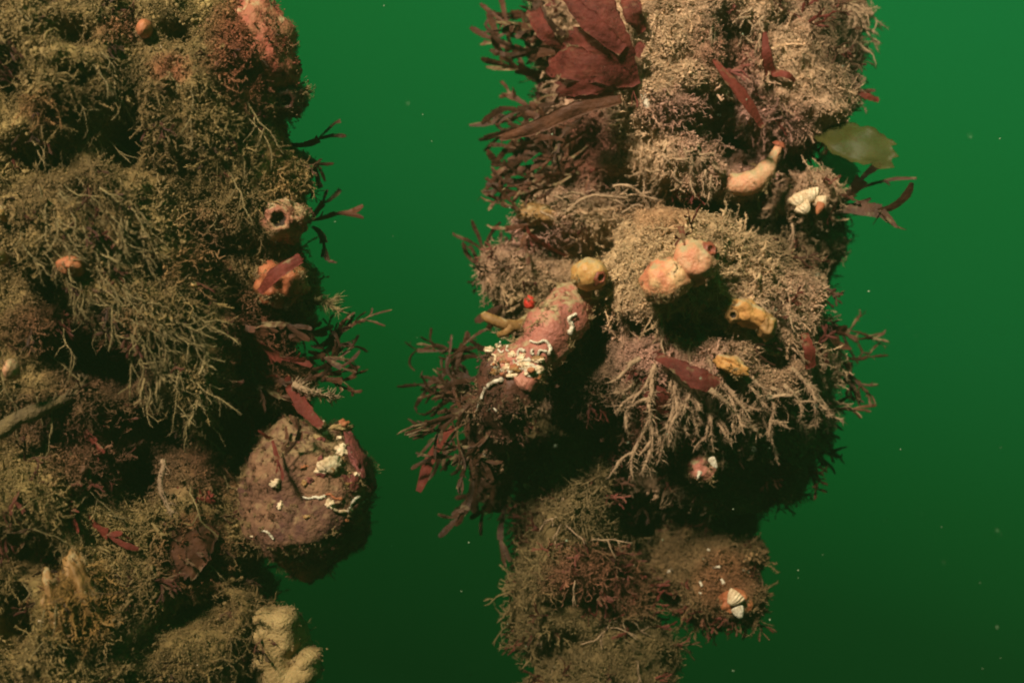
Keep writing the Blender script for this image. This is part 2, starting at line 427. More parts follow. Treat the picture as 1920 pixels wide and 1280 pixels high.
def core_obj(name, V, F, tint, parent, base):
    me = bpy.data.meshes.new(name)
    me.from_pydata([tuple(v - np.array(base)) for v in V], [], F)
    me.polygons.foreach_set('use_smooth', np.ones(len(F), dtype=bool))
    a = me.attributes.new('tint', 'FLOAT_COLOR', 'POINT')
    c = np.ones((len(V), 4), dtype=np.float32); c[:, :3] = tint; a.data.foreach_set('color', c.ravel())
    me.update()
    BODIES.append((V, F))
    return link(name, me, M['core'], parent)

def tri_normals_to_vert(V, F):
    me = bpy.data.meshes.new('t'); me.from_pydata(V.tolist(), [], F); me.update()
    N = np.zeros(len(V) * 3); me.vertices.foreach_get('normal', N); bpy.data.meshes.remove(me)
    return N.reshape(-1, 3)

# ================================================================== RIGHT COLUMN
BEIGE, BEIGE2 = (0.62, 0.44, 0.28), (0.48, 0.30, 0.215)
PURP = (0.42, 0.21, 0.19); REDT = (0.28, 0.08, 0.06); OLIVE = (0.24, 0.20, 0.075); DK = (0.12, 0.08, 0.04)
right_base = P(1130, 1400, 1.30)
right = empty('encrusted_pole', right_base)
tag(right, 'overgrown pole on the right, beige silted clumps bulging above a narrower stem', 'pole')

def clump(parent, base, name, ells, zones, b1, b2, dens, size, kinds, flow=(0, 0, -0.25), voxel=0.0034, cavities=(), seed=0.0,
          amp=0.0125, amp2=0.0055, spread=0.7, core_dark=0.85, crumbs=150000, crumb=.0044, fronds=5200, feathers=12000, bare=(), lay=1.0, fcol=None):
    V, F, cav = fused(name, ells, voxel, cavities=cavities, seed=seed, amp=amp, amp2=amp2, smooth=16)
    tint = zone_tint(V, b1, b2, zones, seed) * core_dark
    core = core_obj(name, V, F, tint, parent, base)
    cavtree = None
    def weight(p, nn):
        px, py = px_of(p)
        f = (nn * CAMV(p)).sum(1)
        w = np.clip(0.55 + f * 1.2, 0.0, 1.0)
        for (cx, cy, rx, ry, dp, rot) in cavities:
            u = px - cx; v = py - cy; cr, sr = math.cos(rot), math.sin(rot)
            q = ((u * cr + v * sr) / rx) ** 2 + ((-u * sr + v * cr) / ry) ** 2
            w = w * (1 - 0.8 * np.exp(-q * q))
        w = w * ((px > -40) & (py > -60) & (py < 1340))
        patch = np.array([noise.noise(Vector(x) * 28 + Vector((seed, 3, 1))) for x in p])
        return w * np.clip(0.75 + patch * 1.1, 0.2, 1)
    p, nn = scatter(V, F, dens, weight)
    d = nn * lay + rng.normal(size=p.shape) * spread + np.array(flow)[None]
    big = np.array([noise.noise(Vector(x) * 14 + Vector((9, seed, 1))) for x in p])
    sz = size * np.exp(rng.normal(size=len(p)) * 0.32) * np.clip(1 + big * 0.9, .5, 1.8)
    tn = zone_tint(p, b1, b2, zones, seed) * np.exp(rng.normal(size=(len(p), 1)) * 0.18)
    turf('turf', core, p - nn * 0.0005 - np.array(base), d, sz, tn, kinds)
    p, nn = scatter(V, F, crumbs, weight)
    sz = crumb * np.exp(rng.normal(size=len(p)) * 0.35)
    tn = zone_tint(p, b1, b2, zones, seed) * np.exp(rng.normal(size=(len(p), 1)) * 0.2)
    turf('silt_fuzz', core, p - np.array(base), nn + rng.normal(size=p.shape) * .35, sz, tn, ('fuzz', 'crumb', 'fuzz'))
    for kd, dn, sz0, cols in ((('frond', fronds, .021, fcol or FRONDC), ('feather', feathers, .0178, None))):
        p, nn = scatter(V, F, dn, weight)
        k = np.array([noise.noise(Vector(x) * 17 + Vector((seed, 8, len(kd)))) for x in p]) > -.05
        if kd == 'frond':                                  # bare silted ridges carry hardly any red fronds
            qx, qy = px_of(p)
            for (zx, zy, rx, ry) in bare: k &= (((qx - zx) / rx) ** 2 + ((qy - zy) / ry) ** 2 > 1) | (rng.random(len(p)) < .08)
        p, nn = p[k], nn[k]
        sz = sz0 * np.clip(np.exp(rng.normal(size=len(p)) * .35), .5, 1.45)
        if cols is None: tn = zone_tint(p, b1, b2, zones, seed) * np.exp(rng.normal(size=(len(p), 1)) * 0.2)
        else: tn = np.array(cols)[rng.integers(0, len(cols), len(p))] * np.exp(rng.normal(size=(len(p), 1)) * 0.25)
        turf('small_fronds' if kd == 'frond' else 'plumes', core, p - np.array(base), nn * .9 * lay + rng.normal(size=p.shape) * .55 + np.array(flow)[None] * 1.3, sz, tn, (kd,))
    return core

FRONDC = [(.20, .045, .035), (.14, .035, .025), (.24, .07, .055), (.11, .05, .03)]
clump(right, right_base, 'upper_clump', [
    ell(1290, 130, 1.34, 240, 290, .085), ell(1240, 150, 1.26, 105, 190, .075, -8), ell(1490, 150, 1.29, 95, 130, .07, 10),
    ell(1290, 300, 1.255, 110, 60, .06, 15), ell(1370, 170, 1.29, 110, 150, .06), ell(1200, 340, 1.31, 200, 60, .05), ell(1330, 30, 1.28, 150, 70, .06), ell(1090, 130, 1.34, 80, 190, .05),
    ell(1560, 40, 1.37, 40, 170, .04), ell(1400, 330, 1.30, 130, 40, .05), ell(1130, 250, 1.33, 90, 110, .05)],
    [(1230, 60, 90, 70, BEIGE, .7), (1260, 180, 100, 90, BEIGE, .8), (1290, 210, 90, 45, PURP, .7), (1090, 280, 90, 80, REDT, .8), (1430, 210, 90, 120, PURP, .75),
     (1370, 90, 80, 60, REDT, .55), (1330, 270, 70, 40, PURP, .5), (1490, 130, 70, 80, BEIGE, .8), (1400, 340, 120, 40, PURP, .5), (1570, 60, 50, 120, DK, .7)],
    BEIGE, BEIGE2, 40000, .0070, ('bush', 'hair', 'fuzz'),
    cavities=[(1365, 260, 34, 70, .045, -0.5), (1060, 300, 60, 50, .03, 0), (1130, 345, 120, 26, .035, 0), (1480, 320, 40, 34, .03, .4), (1375, 130, 24, 34, .02, .2)], seed=1.3, fronds=5500, bare=((1250, 150, 95, 190), (1490, 130, 75, 90)))

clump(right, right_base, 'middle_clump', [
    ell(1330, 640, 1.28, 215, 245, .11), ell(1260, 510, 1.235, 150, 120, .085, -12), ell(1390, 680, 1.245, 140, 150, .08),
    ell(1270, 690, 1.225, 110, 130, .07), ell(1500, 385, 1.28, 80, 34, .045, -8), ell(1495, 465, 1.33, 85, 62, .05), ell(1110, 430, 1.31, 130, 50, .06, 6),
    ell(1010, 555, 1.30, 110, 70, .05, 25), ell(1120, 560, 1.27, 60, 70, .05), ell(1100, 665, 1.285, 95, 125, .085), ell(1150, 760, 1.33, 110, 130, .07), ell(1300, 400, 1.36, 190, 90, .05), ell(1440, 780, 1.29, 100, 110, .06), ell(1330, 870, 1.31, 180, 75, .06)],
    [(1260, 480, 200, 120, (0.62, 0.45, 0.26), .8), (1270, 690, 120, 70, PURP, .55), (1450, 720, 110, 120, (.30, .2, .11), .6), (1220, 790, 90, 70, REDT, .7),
     (1500, 460, 90, 60, (.17, .12, .06), .8), (1010, 440, 90, 40, PURP, .7), (1240, 410, 60, 25, (.5, .27, .14), .6), (1000, 560, 100, 50, (.24, .17, .08), .6), (1350, 890, 190, 50, DK, .8), (1090, 720, 80, 110, (.10, .06, .035), .9)],  # dark tints under the bulge and in the left hollow are painted shade
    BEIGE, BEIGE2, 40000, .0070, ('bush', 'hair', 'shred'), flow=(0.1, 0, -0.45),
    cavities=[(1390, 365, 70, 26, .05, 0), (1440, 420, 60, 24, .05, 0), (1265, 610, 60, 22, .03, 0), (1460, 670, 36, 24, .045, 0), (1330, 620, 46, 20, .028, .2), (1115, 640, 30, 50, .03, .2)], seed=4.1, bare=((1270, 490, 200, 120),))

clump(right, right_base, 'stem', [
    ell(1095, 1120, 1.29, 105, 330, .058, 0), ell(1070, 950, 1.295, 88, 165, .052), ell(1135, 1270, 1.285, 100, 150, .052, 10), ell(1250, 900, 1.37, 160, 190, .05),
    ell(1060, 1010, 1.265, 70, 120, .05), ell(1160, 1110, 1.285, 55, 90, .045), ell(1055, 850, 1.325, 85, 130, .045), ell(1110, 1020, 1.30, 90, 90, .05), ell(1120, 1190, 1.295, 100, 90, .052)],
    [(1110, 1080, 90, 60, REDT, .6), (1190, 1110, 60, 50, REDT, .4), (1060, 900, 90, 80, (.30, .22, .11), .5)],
    (.26, .19, .09), (.185, .135, .062), 40000, .0080, ('hair', 'bush', 'hair'), flow=(0, -.1, -.2),  # base tints darkened for the dimmer light low on the pole
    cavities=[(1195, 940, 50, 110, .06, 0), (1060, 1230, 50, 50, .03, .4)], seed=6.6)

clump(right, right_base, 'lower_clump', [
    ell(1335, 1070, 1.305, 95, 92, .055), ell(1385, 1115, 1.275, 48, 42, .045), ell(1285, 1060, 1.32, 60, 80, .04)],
    [(1360, 1090, 60, 60, (.32, .12, .06), .5)], (.24, .155, .075), (.16, .105, .05), 40000, .0068, ('bush', 'shred'), seed=8.2,  # dim light on this lump is put into its darker tints
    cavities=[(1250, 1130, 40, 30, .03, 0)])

# ================================================================== LEFT COLUMN
OL1, OL2 = (0.29, 0.215, 0.088), (0.205, 0.14, 0.060)
left_base = P(200, 1400, 1.25)
left = empty('encrusted_pole', left_base)
tag(left, 'massive overgrown pole filling the left edge, matted olive brown turf with dark hollows', 'pole')
clump(left, left_base, 'crust', [
    ell(150, 200, 1.25, 330, 420, .13), ell(150, 700, 1.27, 330, 420, .12), ell(150, 1150, 1.25, 320, 330, .13), ell(120, -100, 1.25, 330, 300, .13),
    ell(270, 520, 1.17, 130, 270, .07, -24), ell(380, 150, 1.20, 140, 200, .08), ell(450, 340, 1.21, 110, 130, .07), ell(120, 130, 1.16, 170, 130, .07, 8),
    ell(480, 560, 1.24, 90, 140, .05), ell(480, 720, 1.25, 100, 80, .05), ell(130, 410, 1.15, 130, 110, .06, -20), ell(380, 980, 1.24, 110, 160, .07), ell(400, 1190, 1.21, 110, 130, .07),
    ell(140, 1150, 1.16, 130, 170, .07, -15), ell(60, 920, 1.18, 110, 90, .06), ell(160, 870, 1.19, 70, 60, .05), ell(320, 720, 1.19, 90, 110, .05, -20)],
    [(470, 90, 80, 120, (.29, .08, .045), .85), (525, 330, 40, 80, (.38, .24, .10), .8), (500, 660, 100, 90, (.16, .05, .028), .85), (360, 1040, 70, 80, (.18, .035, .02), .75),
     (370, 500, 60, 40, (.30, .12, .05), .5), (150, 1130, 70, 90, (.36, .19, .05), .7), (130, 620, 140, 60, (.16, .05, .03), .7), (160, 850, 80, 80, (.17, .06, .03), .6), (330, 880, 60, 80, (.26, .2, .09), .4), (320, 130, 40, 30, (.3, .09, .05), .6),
     (230, 55, 50, 25, (.28, .09, .05), .6), (250, 850, 150, 100, (.13, .055, .035), .75), (200, 690, 120, 70, (.12, .05, .032), .75), (470, 590, 60, 60, (.17, .06, .035), .7), (100, 790, 100, 60, (.12, .05, .03), .7), (420, 860, 70, 80, (.15, .05, .03), .7), (380, 430, 60, 40, (.24, .1, .06), .5), (80, 200, 40, 30, (.32, .13, .05), .5)],  # darker maroon zones over the middle and its hollows
    OL1, OL2, 52000, .0074, ('shred', 'fuzz', 'bush', 'hair'), flow=(0.25, 0, -0.75), voxel=0.0042, seed=2.2, amp=.012, amp2=.005, spread=.4, core_dark=1.1, lay=.45, feathers=13000, fronds=3400, crumbs=150000, crumb=.0046, fcol=[(.13, .035, .024), (.10, .03, .02), (.09, .04, .024)],
    cavities=[(232, 245, 34, 62, .10, 0), (60, 285, 62, 40, .10, 0), (84, 530, 26, 52, .08, 0), (165, 680, 90, 60, .10, .3), (270, 800, 75, 60, .10, .2), (330, 60, 30, 22, .03, .3), (130, 55, 45, 25, .04, .3),
              (140, 140, 36, 18, .05, .3), (215, 620, 20, 45, .06, -.3), (280, 500, 22, 60, .05, -.5), (240, 900, 50, 60, .08, 0), (60, 1060, 60, 50, .07, 0), (395, 1150, 40, 40, .05, 0), (480, 820, 70, 70, .07, 0), (350, 840, 40, 30, .06, 0),
              (20, 1170, 40, 70, .07, 0), (160, 370, 20, 60, .05, -.5), (10, 120, 24, 50, .05, 0), (330, 1160, 50, 30, .05, 0), (550, 1090, 60, 60, .06, 0)])

# ------------------------------------------------------------------ ray casting on the bodies
def bvh_all():
    V = []; F = []; n = 0
    for v, f in BODIES:
        V += v.tolist(); F += [[i + n for i in q] for q in f]; n += len(v)
    return BVHTree.FromPolygons(V, F)
BVH = bvh_all()
def hit(px, py, default=1.3):
    d = P(px, py, 1.0).normalized()
    loc, nn, i, ds = BVH.ray_cast(Vector((0, 0, 0)), d)
    if loc is None: return P(px, py, default), Vector((0, -1, 0))
    return loc, nn

# ================================================================== SEAWEEDS
def flat_path(base, tip_px, curve, n, Yend):
    pass

def ribbon(mb, pts, w, th, side, sides=6):
    V, F = sweep(pts, w, th, side=side, sides=sides, cap=True); mb.add(V, F)

def fork_alga(name, mat, px, py, ang, length, width, label, group, forks=2, Y=None, fan=0.5, seed=0, out=0.3, cat='seaweed', curl=0.0, fuzz=0.0):
    """dichotomously forked flat seaweed. ang: direction in the picture plane (deg, 0 = right, 90 = up); lengths in photo px"""
    r = random.Random(seed * 13 + int(px) * 7 + int(py))
    if Y is None: b, nn = hit(px, py)
    else: b = P(px, py, Y)
    s = K * b.y; L = length * s; W = width * s * 1.0; L *= 1.2
    mb = MB()
    def grow(p, a, ln, w, lev, oy):
        n = 7; pts = [p]; ww = []
        d = a; bend = r.gauss(0, .07)
        for i in range(n):
            d += r.gauss(0, .09) + bend + curl / (n * (forks + 1))
            oy += r.gauss(0, .14)
            step = np.array([math.cos(d), oy, math.sin(d)])
            pts.append(pts[-1] + norm(step) * ln / n)
        for i in range(n + 1):
            t = i / n
            ww.append(w * (0.38 + 0.62 * t) * (1 - (.6 * t ** 6 if lev == forks else 0)) * r.uniform(.85, 1.15))
        tilt = r.gauss(0, .7)
        side = np.array([-math.sin(d), tilt, math.cos(d)])
        V, F = sweep(pts, np.array(ww) / 2, np.full(n + 1, .00028), side=side, sides=4, cap=True)
        mb.add(V, F)
        for i in range(r.choice((0, 0, 1, 2))):           # small side teeth
            j = r.randrange(1, n + 1); da = d + r.choice((-1, 1)) * r.uniform(.5, 1.1); l2 = r.uniform(.4, 1.3) * w
            q = pts[j]; e = np.array([math.cos(da), r.gauss(0, .4), math.sin(da)]) * l2
            V, F = sweep([q, q + e * .5, q + e], np.array([.3, .22, .06]) * w, np.full(3, .00025), side=side, sides=4); mb.add(V, F)
        if fuzz:
            for i in range(int(fuzz)):
                q = pts[r.randrange(1, n + 1)]
                dd = norm(np.array([r.gauss(0, 1) for _ in range(3)])); l2 = r.uniform(.3, .8) * W
                V, F = sweep([q, q + dd * l2 * .5, q + dd * l2 + np.array([0, 0, -.2 * l2])], [W * .06, W * .05, W * .03]); mb.add(V, F)
        if lev < forks:
            k = 2 if r.random() < .75 else 3
            for j in range(k):
                da = (j - (k - 1) / 2) * fan * r.uniform(.6, 1.7) * 2 / k + r.gauss(0, .15)
                grow(pts[-1] - norm(pts[-1] - pts[-2]) * w * .15, d + da, ln * r.uniform(.45, 1.15), w * r.uniform(.65, .9), lev + 1, oy * .5 + r.gauss(0, .2))
    tot = sum(.8 ** i for i in range(forks + 1))
    grow(np.zeros(3), math.radians(ang), L / tot, W, 0, -out)
    me = mb.mesh(name); me.polygons.foreach_set('use_smooth', np.zeros(len(me.polygons), dtype=bool))
    o = link(name, me, mat); o.location = b
    tag(o, label, cat, group)
    return o

def strap(name, mat, pts_px, widths, label, group=None, cat='seaweed', tilt=0.2, thick=0.0007, ruffle=0.0, seed=0):
    """broad blade through listed (px, py, Y) points, with a cross-section wide enough to ruffle. widths in px."""
    r = random.Random(seed + 5)
    ctrl = [np.array(P(*q)) for q in pts_px]
    # Catmull-Rom resample
    C = [2 * ctrl[0] - ctrl[1]] + ctrl + [2 * ctrl[-1] - ctrl[-2]]
    pts = []; ws = []
    W = [widths[0]] + list(widths) + [widths[-1]]
    for i in range(1, len(C) - 2):
        for t in np.linspace(0, 1, 7, endpoint=(i == len(C) - 3)):
            a, b, c, d = C[i - 1], C[i], C[i + 1], C[i + 2]
            pts.append(.5 * (2 * b + (c - a) * t + (2 * a - 5 * b + 4 * c - d) * t * t + (3 * b - a - 3 * c + d) * t ** 3))
            ws.append(W[i] * (1 - t) + W[i + 1] * t)
    pts = np.array(pts); ws = np.array(ws) * K * pts[:, 1]
    n = len(pts); m = 9
    tan = np.gradient(pts, axis=0); tan /= np.linalg.norm(tan, axis=1)[:, None]
    V = []
    for sgn in (1, -1):
        for i in range(n):
            view = np.array([0, -1.0, 0])
            s = norm(np.cross(tan[i], view) + view * tilt); nr = norm(np.cross(s, tan[i]))
            for j in range(m):
                u = j / (m - 1) * 2 - 1; t = i / (n - 1)
                q = Vector((t * 9 + seed * 3.7, (2.0 if u > 0 else -2.0), seed))
                edge = 1 + .2 * noise.noise(q) * abs(u) + .22 * noise.noise(q * 3.7) * abs(u)
                rf = ws[i] * (ruffle * math.sin(i * .8 + j * .9 + seed) * (u * u + .15) + .07 * noise.noise(Vector((t * 5, u * 1.7, seed * 2.1))))
                tip = tan[i] * ws[i] * (max(0, t - .72) / .28) ** 2 * (.42 * noise.noise(Vector((u * 3.1, seed * 4.4, 1))) + .18 * noise.noise(Vector((u * 8, seed, 5))) - .10 * u * u)
                V.append(pts[i] + tip + s * u * ws[i] / 2 * edge + nr * (rf + .05 * ws[i] * (1 - u * u)) + nr * sgn * thick * .5 * (1 - .7 * u * u))
    F = []
    for sd in range(2):
        o = sd * n * m
        for i in range(n - 1):
            for j in range(m - 1):
                q = (o + i * m + j, o + i * m + j + 1, o + (i + 1) * m + j + 1, o + (i + 1) * m + j)
                F.append(q if sd else q[::-1])
    h = n * m
    for i in range(n - 1):
        F.append((i * m, (i + 1) * m, h + (i + 1) * m, h + i * m)); F.append((i * m + m - 1, h + i * m + m - 1, h + (i + 1) * m + m - 1, (i + 1) * m + m - 1))
    for j in range(m - 1):
        F.append((j, h + j, h + j + 1, j + 1)); e = (n - 1) * m
        F.append((e + j, e + j + 1, h + e + j + 1, h + e + j))
    V = np.array(V); b = pts[0]
    o = link(name, mesh_quads(name, V - b, F), mat); o.location = b
    tag(o, label, cat, group)
    return o

def yh(px, py, off=-0.01, d=1.3):
    return hit(px, py, d)[0].y + off

# broad red blades on the right column
y0 = yh(1185, 150)
strap('red_seaweed', M['redclean'], [(1192, 160, y0), (1165, 90, y0 - .015), (1130, 30, y0 - .02), (1105, -40, y0 - .015)], [20, 44, 62, 74], 'broad translucent red blade rising to the top edge of the photo', ruffle=.05, seed=1)
strap('red_seaweed', M['redclean'], [(1190, 150, y0), (1130, 132, y0 - .012), (1080, 120, y0 - .01), (1035, 110, y0 + .01)], [30, 52, 62, 66], 'wide red blade fanning left beneath the one at the top edge', ruffle=.06, seed=2)
strap('red_seaweed', M['redclean'], [(1168, 95, y0 - .018), (1110, 45, y0 - .02), (1062, -6, y0 - .015)], [26, 40, 20], 'slim red blade slanting up left across the broad one at the top', ruffle=.04, seed=41)
strap('red_seaweed', M['red'], [(1150, 180, y0 + .01), (1105, 172, y0), (1060, 170, y0 + .01)], [20, 38, 30], 'narrow red blade under the wide red fan', ruffle=.05, seed=3)
strap('red_seaweed', M['brown'], [(1165, 185, y0 - .005), (1080, 205, y0), (1000, 240, y0 + .005), (938, 258, y0 + .02)], [16, 30, 26, 14], 'long silted brown red blade with curled tip pointing left into open water', ruffle=.05, seed=4)
strap('red_seaweed', M['redclean'], [(1190, 105, y0 - .01), (1205, 80, y0 - .012)], [22, 16], 'small bright red leaflet standing on the beige ridge', seed=5)
for (a, b, c, w, lb, sd) in [((1185, 150), (1120, 85), (1070, 60), 40, 'crimson blade between the broad top blade and the wide left fan', 51), ((1180, 158), (1110, 160), (1045, 165), 34, 'lowest crimson blade of the fan, edge nearly level', 52),
                         ((1205, 60), (1185, 20), (1180, -20), 40, 'crimson blade at the top edge right of the broad one', 53), ((1060, 100), (1020, 60), (1000, 20), 30, 'thin crimson blade at the outer left of the top fan', 54)]:
    strap('red_seaweed', M['redclean'], [(*a, y0 + .004), (*b, y0 - .008), (*c, y0 + .008)], [w * .5, w, w * 1.1], lb, ruffle=.1, seed=sd, tilt=.35)
y1 = yh(1340, 120, -.012)
strap('red_seaweed', M['red'], [(1338, 112, y1), (1368, 150, y1 - .01), (1400, 190, y1 - .01), (1430, 240, y1)], [10, 26, 26, 14], 'slanting red strap lying across the dark cleft of the upper clump', ruffle=.04, seed=6, tilt=.5)
y1 = yh(1440, 140, -.012)
strap('red_seaweed', M['red'], [(1445, 140, y1), (1437, 100, y1 - .01), (1434, 60, y1 - .005)], [22, 18, 8], 'upright red strap with narrow tip beside the right beige mound', seed=7)
strap('red_seaweed', M['red'], [(1448, 138, y1), (1475, 140, y1 - .008), (1492, 152, y1)], [12, 14, 8], 'short arched red strap joining the upright one', seed=8)
y1 = yh(1240, 675, -.012)
strap('red_seaweed', M['redclean'], [(1232, 668, y1), (1275, 690, y1 - .015), (1315, 712, y1 - .02), (1350, 715, y1 - .015)], [16, 30, 46, 18], 'purple red blade with notched tip lying over the hanging strands', ruffle=.06, seed=9)
y1 = yh(1230, 735, -.008)
strap('red_seaweed', M['redclean'], [(1205, 722, y1), (1232, 745, y1 - .008), (1252, 772, y1)], [18, 46, 24], 'dark red blade half buried among strands below the purple one', seed=10)
strap('red_seaweed', M['redclean'], [(1276, 425, yh(1276, 425, -.03)), (1288, 470, yh(1288, 470, -.035)), (1297, 530, yh(1297, 530, -.03))], [12, 8, 6], 'thin upright red stalk in front of the two-lobed squirt', cat='seaweed', seed=11)
y1 = yh(1480, 600, -.005)
fork_alga('brown_seaweed', M['brown'], 1500, 590, -45, 90, 34, 'broad forked brown red blade on the right flank of the middle clump', None, 1, Y=1.24, seed=12)
strap('brown_seaweed', M['red'], [(1508, 625, y1), (1517, 655, y1 - .01), (1520, 690, y1 - .005)], [16, 24, 20], 'small dark red blade hanging above the orange tuft', seed=13)
strap('green_seaweed', M['green'], [(1500, 222, 1.27), (1560, 248, 1.235), (1610, 270, 1.215), (1676, 292, 1.21)], [34, 70, 76, 60], 'large see-through olive green blade spreading right from the upper clump', ruffle=.05, seed=14)
strap('green_seaweed', M['palegreen'], [(1545, 285, 1.34), (1575, 310, 1.33), (1605, 335, 1.34)], [40, 62, 40], 'pale green crumpled blade behind the large olive one', ruffle=.1, seed=15)
strap('brown_seaweed', M['brown'], [(1535, 180, 1.30), (1570, 170, 1.29), (1600, 158, 1.29)], [18, 26, 16], 'flat brown blade sticking out right of the upper clump', seed=16)
strap('brown_seaweed', M['red'], [(1602, 170, 1.29), (1625, 180, 1.285), (1648, 188, 1.29)], [6, 14, 10], 'little red leaf tip at the end of the flat brown blade', seed=17)
fork_alga('brown_seaweed', M['dark'], 1560, 395, 16, 135, 34, 'dark flat fork reaching furthest right beside the shell ledge', None, 1, Y=1.25, seed=71, fan=.4)
fork_alga('brown_seaweed', M['dark'], 1562, 385, 34, 110, 26, 'dark flat fork just above the furthest reaching one', None, 1, Y=1.26, seed=72, fan=.4)
fork_alga('brown_seaweed', M['dark'], 1590, 370, 40, 110, 11, 'thin dark blade curving up to a point on the far right', None, 0, Y=1.27, seed=73)
# left column blades
y1 = yh(500, 545, -.03, 1.22)
strap('red_seaweed', M['red'], [(488, 548, 1.155), (515, 515, 1.145), (565, 482, 1.15)], [14, 26, 22], 'smooth dull red strap crossing the orange squirt on the left pole', seed=30)
strap('red_seaweed', M['red'], [(545, 720, 1.17), (570, 765, 1.165), (604, 800, 1.16)], [26, 26, 16], 'dull red strap pointing down over the large round ball', seed=31)
strap('red_seaweed', M['brown'], [(400, 990, yh(400, 990, -.01)), (360, 1030, yh(360, 1030, -.015)), (340, 1085, yh(340, 1085, -.012))], [30, 80, 50], 'dark maroon blade plastered on the lower left pole', ruffle=.06, seed=34)

# forked fringes: (px, py, angle, length, width, forks, material)
def fringe(rows, label, group, Y=None, mats=('dark', 'brown'), name='forked_seaweed', fan=.5, fuzz=0, curl=0):
    for i, (px, py, a, ln, w, f) in enumerate(rows):
        fork_alga(name, M[mats[i % len(mats)]], px, py, a, ln, w, label, group, f, Y=(Y + random.uniform(-.02, .02) if Y else None), seed=i + len(label), fan=fan, fuzz=fuzz, curl=curl, out=random.uniform(-.1, .25))
R = random.Random(3)
rows = [(R.uniform(1015, 1075), 10 + 13 * i + R.uniform(-8, 8), 168 + 2.2 * i * .73 + R.uniform(-14, 14), R.uniform(85, 135), R.uniform(14, 26), R.choice((1, 2, 2))) for i in range(26)]
fringe(rows, 'dark forked seaweed in fringe left of upper clump', 'forked fringe left of upper clump', Y=1.30)
rows = [(R.uniform(1040, 1110), R.uniform(210, 350), R.uniform(195, 245), R.uniform(70, 120), R.uniform(9, 16), 2) for i in range(12)]
fringe(rows, 'thin drooping seaweed in hollow under the red fan', 'drooping seaweeds under red fan', Y=1.27, mats=('brown', 'dark', 'brown'))
rows = [(985, 400, 160, 75, 12, 1), (975, 395, 140, 70, 10, 1), (990, 420, 190, 70, 12, 1), (1000, 430, 200, 60, 14, 1)]
fringe(rows, 'silted brown seaweed at the tip of the amber ledge', 'seaweeds on amber ledge', Y=1.27, mats=('brown',), fuzz=3)
rows = [(940, 535, 118, 110, 15, 1), (948, 540, 150, 90, 15, 1), (950, 540, 98, 100, 14, 1), (960, 490, 120, 60, 12, 1)]
fringe(rows, 'dark upright fork against water left of yellow squirt', 'upright dark forks', Y=1.32, mats=('dark',), fan=.8)
rows = [(1010, 520, 205, 110, 34, 1), (1000, 545, 195, 100, 30, 1), (1060, 480, 160, 80, 14, 0)]
fringe(rows, 'maroon blade shading the shoulder left of the yellow squirt', 'maroon shoulder blades', Y=1.27, mats=('red', 'dark'))
rows = [(R.uniform(890, 935), R.uniform(650, 800), R.uniform(150, 235), R.uniform(65, 115), R.uniform(11, 18), 2) for i in range(22)]
fringe(rows, 'dark red forked seaweed spreading left behind pink squirt', 'forked fringe behind pink squirt', Y=1.27, mats=('dark', 'brown', 'dark'))
fork_alga('forked_seaweed', M['red'], 850, 800, 222, 120, 26, 'red club-shaped seaweed tip lowest on the left fringe', None, 0, Y=1.24, seed=5)
rows = [(R.uniform(880, 960), R.uniform(850, 950), R.uniform(225, 280), R.uniform(70, 110), R.uniform(14, 22), 1) for i in range(8)] + [(R.uniform(985, 1075), R.uniform(730, 830), R.uniform(235, 300), R.uniform(60, 100), R.uniform(14, 24), 1) for i in range(12)]  # second batch is added to darken the hollow beside the squirt
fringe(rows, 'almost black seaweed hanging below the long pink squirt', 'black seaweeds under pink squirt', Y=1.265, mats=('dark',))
rows = [(R.uniform(1530, 1580), R.uniform(590, 690), R.uniform(-60, -15), R.uniform(50, 85), R.uniform(7, 12), 2) for i in range(10)]
fringe(rows, 'feathery brown seaweed trailing right from the middle clump', 'feathery seaweeds right of middle clump', Y=1.29, mats=('brown', 'dark'), fuzz=5, fan=.6)
rows = [(R.uniform(1500, 1560), R.uniform(735, 775), R.uniform(-35, 5), R.uniform(60, 90), R.uniform(7, 12), 1) for i in range(5)]
fringe(rows, 'brown sprig low on right edge of middle clump', 'low right sprigs', Y=1.27, mats=('brown',), fuzz=5, fan=.6)
rows = [(1530, 200, 10, 70, 12, 1), (1540, 215, -10, 70, 12, 1), (1545, 225, -25, 60, 12, 1), (1520, 190, 30, 70, 10, 1)]
rows += [(R.uniform(1530, 1575), 20 + 24 * i, R.uniform(-35, 35), R.uniform(40, 75), R.uniform(9, 15), 1) for i in range(7)]
fringe(rows, 'short dark seaweed on right edge of upper clump', 'short dark seaweeds', Y=1.29, mats=('dark', 'brown'), fuzz=3)
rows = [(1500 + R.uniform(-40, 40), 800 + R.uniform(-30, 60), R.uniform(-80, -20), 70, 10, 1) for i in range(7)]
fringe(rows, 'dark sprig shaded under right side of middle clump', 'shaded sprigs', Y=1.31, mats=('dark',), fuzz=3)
rows = [(545, 270, -25, 85, 18, 1), (550, 285, -5, 70, 14, 1)]
fringe(rows, 'dark forked seaweed beneath hollow lump of left pole', 'forks beneath hollow lump', Y=1.22, mats=('dark', 'brown'))
rows = [(580, 420, 65, 75, 16, 1), (578, 415, 15, 80, 16, 1), (585, 425, -20, 70, 16, 1)]
fringe(rows, 'dark forked seaweed beside the hollow red squirt', 'forks beside hollow squirt', Y=1.23, mats=('dark', 'brown'))
rows = [(R.uniform(560, 610), R.uniform(640, 720), R.uniform(-15, 25), R.uniform(70, 110), R.uniform(10, 16), 2) for i in range(9)]
fringe(rows, 'dark branching seaweed reaching right from left pole waist', 'branching seaweeds on left waist', Y=1.22, mats=('dark', 'brown'))
